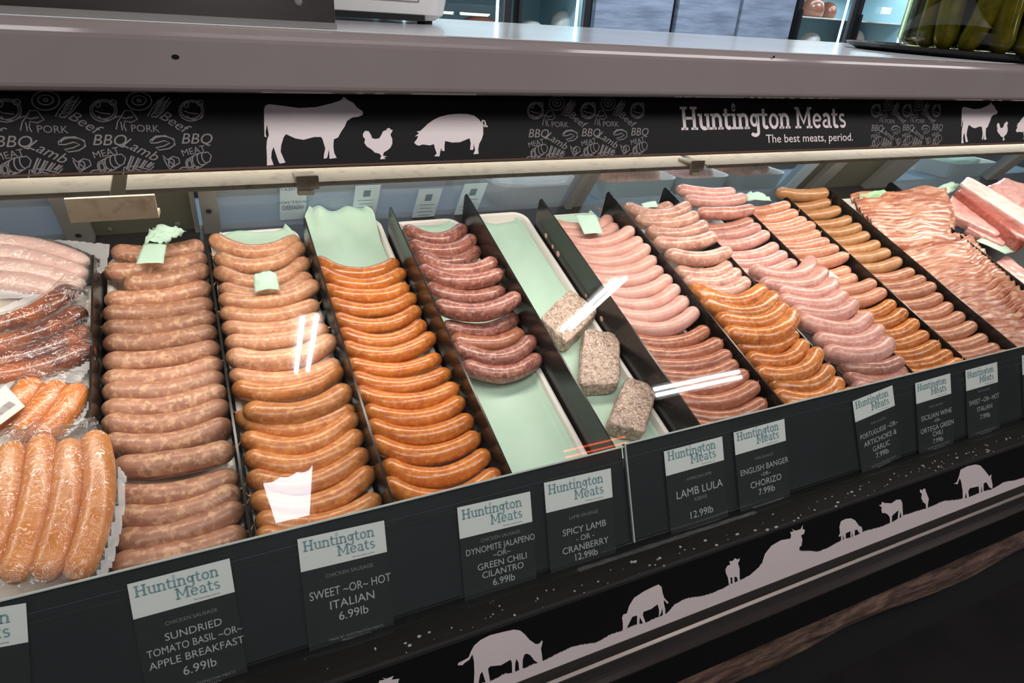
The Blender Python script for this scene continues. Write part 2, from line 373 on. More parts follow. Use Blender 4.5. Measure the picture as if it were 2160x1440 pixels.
hen = px1([(137, 845), (150, 828), (172, 830), (185, 850), (195, 875), (215, 880), (240, 875), (255, 850), (262, 832), (285, 822), (290, 812), (305, 810), (312, 820), (325, 824), (316, 842), (310, 852), (322, 880), (322, 910), (310, 935), (290, 952), (268, 965), (262, 985), (290, 990), (268, 995), (280, 1005), (245, 1008), (252, 985), (240, 972), (212, 966), (190, 945), (162, 928), (145, 905), (150, 880), (137, 865)], 720, 0, 3)
pig = px1([(460, 903), (475, 917), (490, 922), (515, 914), (560, 920), (585, 912), (592, 940), (603, 970), (588, 988), (620, 990), (625, 962), (632, 935), (636, 955), (652, 955), (652, 922), (656, 892), (700, 902), (750, 900), (810, 875), (818, 905), (814, 948), (834, 948), (838, 910), (846, 950), (835, 976), (868, 973), (865, 945), (872, 910), (888, 880), (897, 850), (897, 810), (888, 780), (870, 755), (840, 732), (800, 722), (740, 720), (680, 725), (620, 740), (580, 760), (545, 785), (525, 805), (500, 828), (475, 833), (492, 842), (465, 864), (487, 860), (478, 880)], 720, 0, 3)
curl = px1([(893, 795), (905, 800), (912, 785), (905, 765), (893, 763), (888, 775), (898, 795), (925, 800)], 720, 0, 3)
P2 = sp(2029, 250)[0] - sp(559, 250)[0]                  # the print repeats along the band
for k in (0, 1):
    for nm, l in (('cow_silhouette', cow), ('chicken_silhouette', hen), ('pig_silhouette', pig)):
        b = MB(); q = [sp(*p) for p in l]; SG.poly(b, [(x + P2 * k, z) for x, z in q])
        if nm == 'pig_silhouette': SG.stroke(b, [(x + P2 * k, z) for x, z in (sp(*p) for p in curl)], .0022)
        b.build(nm, M['print_white'], sign, fix=False)
# shop name and line under it
b = MB(); a0 = sp(1437, 272); a1 = sp(1785, 272); word = 'Huntington Meats'
xh = (a1[0] - a0[0]) / slab_width(word); slab_word(SG, b, word, a0[0], sp(1600, 272)[1], xh, .24); b.build('shop_name', M['print_white'], sign, fix=False)
b = MB(); a0 = sp(1616, 300); a1 = sp(1799, 300)
SG.text(b, 'The best meats, period.', (a0[0] + a1[0]) / 2, (sp(1700, 281)[1] + sp(1700, 300)[1]) / 2, .0125, bold=.004, width=a1[0] - a0[0]); b.build('slogan', M['print_white'], sign, fix=False)
# chalk doodles: one cell traced, repeated
def dq(x, y): return sp(x / 3, y / 3)
C0 = dq(655, 700); PD = sp(413, 290)[0] - sp(230, 300)[0]
def cell(b, dx, part=0):
    def T(l): return [(x + dx, z) for x, z in (dq(*p) for p in l)]
    def s_(l, w=.0011): SG.stroke(b, T(l), w)
    def el(cx, cy, rx, ry, rot=0, a0=0, a1=360, w=.0011):
        c_, n_ = math.cos(rot), math.sin(rot)
        s_([(cx + x * c_ - y * n_, cy + x * n_ + y * c_) for x, y in arc(0, 0, rx, ry, a0, a1, 16)], w)
    def tx(body, cx, cy, cap, rot=0, bold=0, shear=0):
        p = dq(cx, cy); SG.text(b, body, p[0] + dx, p[1], cap, rot, bold, shear)
    el(655, 700, 86, 70); el(655, 698, 72, 56); el(715, 650, 20, 18); s_([(600, 700), (640, 715), (700, 722)]); el(620, 660, 14, 20)
    el(1240 - 560, 720, 60, 40, 0, 20, 160)
    tx('BBQ', 695, 885, .0108, -.03, 0, .3); tx('MEAT', 672, 965, .0066, .2)
    el(645, 1055, 26, 36, -.3); el(645, 1055, 15, 24, -.3); s_([(640, 1018), (700, 985), (770, 975), (795, 1000), (785, 1035), (720, 1075), (662, 1092)])
    for k in range(3): el(690 + 32 * k, 1035 - 14 * k, 24, 40, -.3, 250, 70)
    el(610, 1100, 40, 24, 0, 180, 360)
    if part: return
    s_([(735, 820), (745, 770), (765, 740), (790, 700), (830, 700), (870, 755), (830, 775), (790, 765), (785, 800), (800, 830)]); s_([(730, 745), (755, 735), (790, 750), (840, 740)]); s_([(765, 770), (775, 825)])
    el(880, 640, 80, 58, 0, 0, 360); el(880, 636, 45, 30); el(880, 636, 12, 9)
    for k in range(5): el(1010 + 12 * k - 20, 690 - 22 * k + 30, 34, 14, -.5, 0, 300)
    s_([(935, 735), (960, 690), (1000, 640), (1040, 622)]); s_([(985, 745), (1035, 705), (1080, 640)])
    tx('PORK', 920, 812, .0070, -.03); tx('Beef', 1112, 775, .0105, -.65, 0, .3); tx('Lamb', 895, 945, .0105, -.55, 0, .35)
    s_([(950, 890), (985, 862), (1045, 858), (1100, 880), (1108, 915), (1070, 940), (1010, 950), (985, 935), (1035, 925), (1075, 905), (1040, 890), (990, 905), (955, 905), (950, 890)]); el(1035, 898, 70, 34, .05, 180, 380)
    s_([(1030, 985), (1060, 1010), (1095, 990), (1130, 1000), (1138, 1030), (1105, 1050), (1075, 1070), (1055, 1040), (1035, 1000)]); s_([(1065, 1015), (1100, 1045)]); el(1085, 1030, 18, 25)
    for k in range(4): s_([(800 + 42 * k, 1075 - 6 * k), (835 + 42 * k, 985 + 14 * k)], .0016); s_([(812 + 42 * k, 1080 - 6 * k), (850 + 42 * k, 990 + 14 * k)])
    s_([(780, 1105), (785, 1060), (850, 1050), (950, 1075), (975, 1050)]); s_([(790, 1090), (860, 1070), (930, 1090)])
def cluster(shifts):
    b = MB()
    for i, (dx, part) in enumerate(shifts): cell(b, dx, part)
    b.build('doodle_print', M['doodle'], sign, fix=False)
cluster([(-2 * PD, 0), (-PD, 0), (0, 0), (PD, 1)])
s2 = sp(1128, 222)[0] - C0[0]; s3 = sp(1847, 233)[0] - C0[0]
# the first traced steak is the second of its cluster
for s0 in (s2, s3): cluster([(s0, 0), (s0 + PD, 0), (s0 + 2 * PD, 1)])
# light shelf behind the sign, in two lengths
for x0, x1 in ((-.6, sp(230, 390)[0] * 1.07), (sp(264, 390)[0] * 1.07, sp(1475, 340)[0] * 1.07), (sp(1490, 340)[0] * 1.07, 2.6)):
    b = MB(); b.profile([(.800, -.2045), (.799, -.2095), (.803, -.2095), (.804, -.2070), (.865, -.2025), (.865, -.2000)], x0, x1)
    ls = b.build('light_shelf', M['ledge'], case); ls['label'] = 'cream metal light shelf'
b = MB()
for px in ((648, 372), (1474, 334)):
    p = on_y(px, .797); b = MB(); b.box((p[0] - .013, .7955, -.2125), (p[0] + .013, .7985, -.196)); b.box((p[0] - .013, .7985, -.2025), (p[0] + .013, .83, -.1985)); b.box((p[0] - .013, .790, -.2175), (p[0] + .006, .7985, -.2125)); b.build('clip', M['ledge'], case, bevel=.001)
for x in (0.4, 1.7):
    b = MB(); n_ = 12
    b.loft([[np.array([x + s_, .93 + .012 * math.cos(6.283 * j / n_), -.112 + .012 * math.sin(6.283 * j / n_)]) for j in range(n_)] for s_ in (-.6, .6)])
    b.build('lamp_tube', emit('case_tube', (1, .93, .83), 6), case, smooth=False)
# a bent metal hanger under the left shelf
p = on_y((252, 434), .98)
b = MB(); b.profile([(.95, p[2] + .02), (.955, p[2] - .012), (1.01, p[2] - .02), (1.01, p[2] - .014), (.962, p[2] - .006), (.957, p[2] + .02)], p[0] - .055, p[0] + .045); b.build('hanger_bracket', M['ledge'], case)
# front glass
b = MB(); b.box((XL, -.155, -.003), (XR, .42, .003), (G0, np.array([1., 0, 0]), GU, GN)); fg = b.build('front_glass', M['glass'], case); fg['label'] = 'clear slanted front glass'
# bumper, printed band, rails, body
b = MB(); b.profile([(.60, -.76), (.60, -.7005), (.548, -.7005), (.530, -.7005), (.503, -.6985), (.500, -.7015), (.500, -.76)], XL, XR); b.build('sill', M['grime'], case)
b = MB(); b.box((XL, .497, -.8275), (XR, .52, -.7018)); stk = b.build('printed_band', M['black'], case); stk['label'] = 'black band printed with white grazing cows'
b = MB(); b.profile([(.52, -.8277), (.496, -.8277), (.493, -.836), (.4905, -.844), (.4860, -.8468), (.4855, -.8480), (.490, -.8490), (.52, -.8490)], XL, XR); b.build('bumper_rail', M['alu'], case)
b = MB(); b.profile([(.52, -.8492), (.485, -.8492), (.483, -.866), (.52, -.866)], XL, XR); b.build('rubber_strip', mat('dark_rubber', (40, 37, 36), .45), case)
b = MB(); b.profile([(.52, -.8662), (.477, -.8662), (.470, -.8685), (.4695, -.8715), (.474, -.8740), (.52, -.8740)], XL, XR); b.build('bumper_rail', mat('black_gloss_rail', (60, 54, 52), .22, .6), case)
b = MB(); b.box((XL, .472, -.950), (XR, .56, -.8742)); b.build('lower_panel', mat('black_gloss_panel', (14, 13, 13), .3), case)
b = MB(); b.box((XL, .56, -1.38), (XR, 1.40, -.72)); b.build('case_body', M['void'], case)
b = MB(); rs = []
for i in range(161):
    x = XL + (XR - XL) * i / 160; q = noise.noise(Vector((x * 3, 0, 0))); q2 = noise.noise(Vector((x * 9, 4, 0)))
    rs.append([np.array([x, .57, -.99]), np.array([x, .531 + .006 * q2, -.99]), np.array([x, .524 + .01 * q, -1.05]), np.array([x, .520 + .012 * q2, -1.10]), np.array([x, .53 + .01 * q, -1.155 + .02 * q + .012 * q2]), np.array([x, .57, -1.17])])
b.loft(rs); st_ = b.build('stone_base', M['stone'], case); st_['label'] = 'rough brown stone strip at the base'
# the printed band's cows and grass
SB = Sheet(np.array([0, .497, 0]), np.array([1., 0, 0]), np.array([0, 0, 1.]), np.array([0, -1., 0]))
def bq(x, y): p = on_y((x, y), .497); return (p[0], p[2])
A5 = lambda l: px1(l, 900, 1100, 3)
A4 = lambda l: px1(l, 1440, 1000, 3)
A3 = lambda l: px1(l, 1620, 740, 4)
cows = [A5([(195, 905), (200, 890), (240, 870), (265, 855), (280, 815), (300, 780), (340, 745), (400, 715), (480, 695), (550, 680), (590, 685), (620, 710), (650, 745), (690, 773), (712, 768), (728, 748), (733, 755), (727, 782), (722, 800), (728, 840), (732, 875), (718, 890), (700, 888), (680, 875), (655, 842), (635, 832), (617, 838), (607, 870), (605, 945), (585, 945), (580, 890), (568, 865), (560, 890), (557, 950), (540, 950), (538, 890), (530, 870), (470, 905), (400, 912), (387, 928), (392, 960), (405, 1030), (378, 1030), (350, 945), (337, 965), (325, 1030), (297, 1030), (301, 950), (298, 880), (288, 835), (270, 870), (240, 890), (225, 905)]),
        A5([(1242, 585), (1265, 578), (1280, 530), (1310, 480), (1370, 440), (1430, 410), (1465, 395), (1485, 410), (1492, 450), (1502, 480), (1530, 510), (1520, 517), (1500, 492), (1499, 512), (1508, 550), (1509, 600), (1495, 600), (1490, 545), (1480, 580), (1467, 600), (1470, 560), (1460, 520), (1420, 550), (1370, 568), (1366, 590), (1388, 645), (1370, 645), (1347, 600), (1343, 655), (1330, 655), (1330, 590), (1300, 600), (1280, 640), (1255, 690), (1240, 690), (1240, 640), (1235, 605)]),
        A5([(1889, 300), (1900, 278), (1920, 268), (1913, 248), (1935, 246), (1950, 228), (1965, 238), (1980, 228), (1977, 245), (1968, 262), (1978, 290), (1980, 395), (1969, 395), (1963, 350), (1946, 345), (1946, 400), (1934, 400), (1932, 350), (1921, 350), (1923, 405), (1913, 405), (1904, 350), (1892, 325)]),
        A4([(495, 590), (505, 545), (520, 500), (560, 450), (620, 415), (680, 405), (685, 385), (678, 365), (700, 358), (688, 340), (696, 348), (712, 355), (745, 345), (758, 318), (757, 343), (772, 352), (766, 375), (747, 385), (756, 410), (750, 450), (737, 460), (736, 500), (690, 560), (600, 620), (500, 640)]),
        A4([(990, 395), (985, 388), (994, 372), (990, 330), (1000, 295), (1030, 280), (1065, 277), (1090, 290), (1115, 325), (1130, 330), (1136, 350), (1132, 375), (1115, 368), (1100, 347), (1088, 352), (1085, 400), (1075, 400), (1072, 358), (1066, 405), (1060, 405), (1060, 358), (1030, 372), (1030, 415), (1020, 415), (1013, 378), (1010, 425), (1001, 425), (1000, 385)]),
        A4([(1240, 195), (1255, 190), (1260, 172), (1275, 180), (1320, 182), (1350, 160), (1378, 158), (1388, 180), (1390, 220), (1394, 282), (1385, 282), (1377, 235), (1367, 285), (1358, 285), (1364, 225), (1332, 253), (1323, 262), (1321, 325), (1311, 325), (1309, 270), (1295, 252), (1275, 242), (1262, 246), (1255, 225), (1258, 207)]),
        A4([(1500, 93), (1515, 101), (1521, 90), (1534, 90), (1536, 104), (1546, 130), (1556, 155), (1551, 182), (1548, 222), (1539, 222), (1536, 187), (1520, 175), (1508, 150), (1512, 122), (1500, 112)]),
        A3([(1565, 1118), (1590, 1105), (1610, 1050), (1622, 1000), (1680, 970), (1750, 955), (1790, 965), (1830, 1010), (1865, 1055), (1884, 1038), (1880, 1070), (1893, 1130), (1890, 1160), (1865, 1150), (1840, 1105), (1817, 1115), (1816, 1200), (1804, 1200), (1800, 1130), (1791, 1205), (1780, 1205), (1775, 1140), (1702, 1155), (1687, 1180), (1698, 1260), (1680, 1260), (1666, 1190), (1655, 1270), (1640, 1270), (1640, 1180), (1627, 1100), (1615, 1070), (1597, 1122)]),
        [(795, 1450), (800, 1434), (812, 1432), (806, 1428), (815, 1430), (830, 1424), (826, 1432), (842, 1430), (836, 1450)]]
for l in cows:
    b = MB(); SB.poly(b, [bq(*p) for p in l], .0006); b.build('cow_silhouette', M['print_white'], stk, fix=False)
grass = [(560, 1560), (700, 1500), (820, 1462), (940, 1460)] + A5([(400, 1010), (480, 970), (560, 950), (620, 925), (680, 900), (740, 880), (800, 850), (900, 800), (960, 780), (1060, 770), (1120, 740), (1170, 710), (1240, 690), (1300, 660), (1380, 640), (1450, 610), (1520, 580), (1570, 520), (1650, 485), (1720, 475), (1800, 455), (1880, 420), (1920, 395), (1990, 370), (2040, 340), (2100, 290)]) + A4([(500, 560), (560, 540), (735, 485), (860, 490), (920, 465), (1000, 420), (1080, 395), (1150, 360), (1250, 335), (1330, 300), (1400, 260), (1480, 235), (1560, 210), (1650, 170), (1720, 165), (1800, 150), (1900, 110), (1960, 95), (2030, 50), (2100, 40), (2160, 20), (2300, -40)])
gq = [bq(*p) for p in grass]; b = MB(); xs = [q[0] for q in gq]
dense = np.arange(xs[0], xs[-1], .0016); zs = np.interp(dense, xs, [q[1] for q in gq])
vs = []
for i, (x, z) in enumerate(zip(dense, zs)):
    z = max(z + .0012 * noise.noise(Vector((x * 60, 0, 0))) + (random.uniform(.0012, .0034) if i % 2 else 0), -.8265)
    vs += [SB.p(x, -.8274, .0005), SB.p(x + (random.uniform(-.0012, .0012) if i % 2 else 0), z, .0005)]
b.add(vs, [(2 * i, 2 * i + 2, 2 * i + 3, 2 * i + 1) for i in range(len(dense) - 1)]); b.build('grass_silhouette', M['print_white'], stk, fix=False)
# drip specks on the sill
b = MB()
for k in range(150):
    x = random.uniform(.1, 1.7); y = random.uniform(.502, .528); r = random.choice((.0006, .0008, .0011, .0018)); e = random.uniform(.6, 2.2)
    b.prism([np.array([x + math.cos(a) * r * e, y + math.sin(a) * r, -.7003]) for a in np.linspace(0, 6.28, 7)[:-1]], np.array([0, 0, .0020]))
tag(b.build('dried_drips', mat('dried_drip', (150, 142, 132), .6), case), kind='stuff')
# deck under the trays, front riser behind the tags, rear step
b = MB(); b.box((XL, -.03, -.14), (XR, .765, -.094), (T0, np.array([1., 0, 0]), TU, TN)); b.build('sloping_deck', M['deck'], case)
b = MB(); b.box((XL, -.15, -.060), (XR, -.034, -.045), (G0, np.array([1., 0, 0]), GU, GN)); b.build('front_riser', M['void'], case)
b = MB(); b.profile([(1.37, -.50), (1.44, -.50), (1.44, -.455), (1.372, -.455)], XL, XR); b.build('rear_sill', M['steel'], case)
# rear doors: leaning frames and panes
FB = (B0, np.array([1., 0, 0]), BU, BN)
def bx(x, y): return bp((x, y))[0]
def rear(name, x0, x1, o0, o1, m, t0=-.01, t1=.40, **kw):
    b = MB(); b.box((x0, t0, o0), (x1, t1, o1), FB); return b.build(name, m, case, **kw)
rear('rear_pane', XL, bx(120, 460), -.004, 0, M['pane'])
rear('rear_post', bx(123, 460), bx(192, 478), -.03, .012, M['steel'], bevel=.002)
rear('rear_panel', bx(192, 478), bx(415, 450), -.02, -.008, M['olive'])
rear('rear_post', bx(405, 450), bx(416, 450), -.012, .004, M['steel'], bevel=.001)
rear('rear_post', bx(424, 450), bx(462, 450), -.03, .010, M['steel'], bevel=.002)
rear('rear_pane', bx(462, 450), bx(1200, 420), -.004, 0, M['pane'])
rear('rear_post', bx(1198, 420), bx(1210, 420), -.02, .012, M['steel'], bevel=.002)
rear('rear_post', bx(1212, 420), bx(1234, 420), -.02, .004, M['steel'], bevel=.002)
rear('rear_pane', bx(1234, 420), bx(1668, 380), -.004, 0, M['pane_clear'])
rear('rear_post', bx(1668, 380), bx(1690, 380), -.02, .006, mat('pale_frame', (150, 165, 175), .4), bevel=.002)
rear('rear_post', bx(1716, 380), bx(1740, 380), -.02, .012, M['steel'], bevel=.002)
rear('rear_panel', bx(1690, 380), bx(1832, 380), -.02, -.006, M['olive'])
rear('rear_post', bx(1832, 380), bx(1880, 380), -.02, .012, M['steel'], bevel=.002)
rear('rear_pane', bx(1882, 380), XR, -.004, 0, M['pane_clear'])
rear('rear_post', bx(2070, 380), bx(2090, 380), -.02, .012, M['steel'], bevel=.002)
for px, r in (((150, 443), .004), ((165, 496), .005), ((232, 483), .004), ((375, 472), .005), ((440, 445), .005)):
    p = bp(px, .0125 if px[0] not in (232, 375) else -.007)
    b = MB(); b.prism([p + np.array([1, 0, 0]) * math.cos(a) * r + BU * math.sin(a) * r for a in np.linspace(0, 6.283, 13)[:-1]], BN * .0012); b.build('screw_hole' if px[0] not in (232, 375) else 'screw', M['void'] if px[0] not in (232, 375) else M['steel'], case)
# dividers between the rows (each lifts out)
XD = {1: None, 2: -.007, 3: .168, 4: .340, 5: .515, 6: .682, 7: .867, 8: 1.036, 9: 1.212, 10: 1.376, 11: 1.553}
XD[1] = float(tp((205, 620), -.03)[0]); XD[12] = float(tp((2110, 560), 0)[0])
dv_lab = {1: 'black divider between the vacuum packs and the coarse tan sausages', 2: 'black divider between the coarse tan row and the pale-to-golden row', 3: 'black divider left of the all-orange sausage row',
          4: 'black divider between the orange row and the dark lamb sausages', 5: 'black divider between the dark lamb sausages and the meat loaf tray', 6: 'black divider between the meat loaf tray and the smooth pink sausages',
          7: 'black divider right of the smooth pink sausages', 8: 'black divider right of the bangers and chorizo row', 9: 'black divider right of the rosy sausage row', 10: 'black divider between the peach row and the mustard-coloured row',
          11: 'black divider between the mustard-coloured row and the bacon', 12: 'black divider right of the bacon'}
for k in range(1, 13):
    h1 = {1: .575, 2: .60, 3: .64, 4: .657, 5: .687, 6: .653, 7: .665, 8: .67, 9: .62, 10: .595, 11: .625, 12: .63}[k] - .04
    b = MB(); x = XD[k]; pts = [(0.0, -.093), (-.004, -.01), (0.004, 0), (h1 + .04, 0), (h1 + .046, -.008), (h1 + .035, -.093)]
    b.prism([tl(x - .0015, v, w) for v, w in pts], np.array([.003, 0, 0]))
    tag(b.build('divider', M['divider']), dv_lab[k], 'divider', 'black dividers between the rows')
# ---------------------------------------------------------------- trays
def tray(k, label, x0=None, x1=None, v0=-.01, v1=None, w=-.088, rim=.018):
    x0 = XD[k] + .006 if x0 is None else x0; x1 = XD[k + 1] - .006 if x1 is None else x1
    v1 = v1 or {2: .705, 3: .722, 4: .699, 5: .706, 6: .683}.get(k, .66)
    def rr(m_, z, r):
        pts = []
        for cx, cy, a in ((x1 - m_ - r, v1 - m_ - r, 0), (x0 + m_ + r, v1 - m_ - r, 90), (x0 + m_ + r, v0 + m_ + r, 180), (x1 - m_ - r, v0 + m_ + r, 270)):
            for i in range(6):
                t = math.radians(a + 18 * i); pts.append(tl(cx + r * math.cos(t), cy + r * math.sin(t), w + z))
        return pts
    b = MB(); b.loft([rr(.007, -.003, .026), rr(.0005, rim - .003, .032), rr(0, rim, .032), rr(.003, rim + .001, .03), rr(.0080, rim - .0005, .028), rr(.014, .002, .024)])
    o = b.build('tray', M['tray'], smooth=False); return tag(o, label, 'tray', 'white trays in the display case')
tray(1, 'white tray holding the coarse tan sausages')
tray(2, 'white tray holding the pale-to-golden sausage row')
tray(3, 'white tray holding the all-orange sausage row')
tray(4, 'white half-empty tray with dark lamb sausages at its back')
tray(5, 'white tray holding the grey meat loaf blocks')
tray(6, 'white tray under the smooth pink sausages')
tray(7, 'white tray under the bangers and chorizo')
tray(8, 'white tray under the rosy sausages')
tray(9, 'white tray under the peach and orange sausages')
tray(10, 'white tray under the mustard-coloured sausages')
tray(11, 'white tray under the bacon')

# ---------------------------------------------------------------- sausages
def tube(b, pts, r, seed=0, ns=14, taper=.92, wob=.10):
    P = np.array(pts); d1, d2 = np.linalg.norm(P[1] - P[0]), np.linalg.norm(P[2] - P[1]); tm = min(max(d1 / (d1 + d2), .32), .68)
    c = (P[1] - (1 - tm) ** 2 * P[0] - tm ** 2 * P[2]) / (2 * tm * (1 - tm))
    t = np.linspace(0, 1, 60)[:, None]; Q = (1 - t) ** 2 * P[0] + 2 * t * (1 - t) * c + t * t * P[2]
    s = np.r_[0, np.cumsum(np.linalg.norm(np.diff(Q, axis=0), axis=1))]; L = s[-1]; cap = r * 1.05
    ss = np.unique(np.r_[cap * (1 - np.cos(np.linspace(.12, 1.5708, 6))), np.linspace(cap, L - cap, 14), L - cap * (1 - np.cos(np.linspace(.12, 1.5708, 6)))])
    rings = []; up0 = TN
    for q in ss:
        p = np.array([np.interp(q, s, Q[:, i]) for i in range(3)]); p2 = np.array([np.interp(min(q + .003, L), s, Q[:, i]) for i in range(3)]); p1 = np.array([np.interp(max(q - .003, 0), s, Q[:, i]) for i in range(3)])
        d = p2 - p1; d /= np.linalg.norm(d); u = up0 - d * (up0 @ d); u /= np.linalg.norm(u); w = np.cross(d, u)
        e = min(q, L - q); f = math.sqrt(max(1 - ((cap - e) / cap) ** 2, .0)) if e < cap else 1.0
        mid = 1 - (1 - taper) * abs(2 * q / L - 1) ** 2
        ring = []
        for j in range(ns):
            a = 2 * math.pi * j / ns; nz = 1 + wob * noise.noise(Vector((q * 28 + seed * 13.7, math.cos(a) * .8, math.sin(a) * .8 + seed)))
            ring.append(p + (u * math.cos(a) + w * math.sin(a)) * r * f * mid * nz)
        rings.append(ring)
    b.loft(rings); return Q, L
ORD = ['first', 'second', 'third', 'fourth', 'fifth', 'sixth', 'seventh', 'eighth', 'ninth', 'tenth', 'eleventh', 'twelfth', 'thirteenth', 'fourteenth', 'fifteenth', 'sixteenth', 'seventeenth', 'eighteenth', 'nineteenth', 'twentieth']
nsaus = [0]
def sausage(pts, r, m, label, group, tail=0, parent=None, name='sausage', cat='sausage'):
    nsaus[0] += 1; b = MB(); tube(b, pts, r, nsaus[0]); o = b.build(name, M[m], parent, smooth=True, org=pts[1])
    if parent is None: tag(o, label, cat, group)
    for e in (0, 2):
        if tail & (1 if e == 0 else 2):
            d = pts[e] - pts[1]; d = d / np.linalg.norm(d); p0 = pts[e] - d * .002; q = [p0, p0 + d * .006 + TN * .001, p0 + d * .010 + TU * .006 + TN * .002]
            t_ = MB(); n_ = 6; rs = []
            for i, p in enumerate(q):
                rad = (.0028, .0012, .0008)[i]; rs.append([p + (TN * math.cos(6.283 * j / n_) + TU * math.sin(6.283 * j / n_)) * rad for j in range(n_)])
            t_.loft(rs); t_.build('casing_tip', M[m], o, smooth=True)
    return o
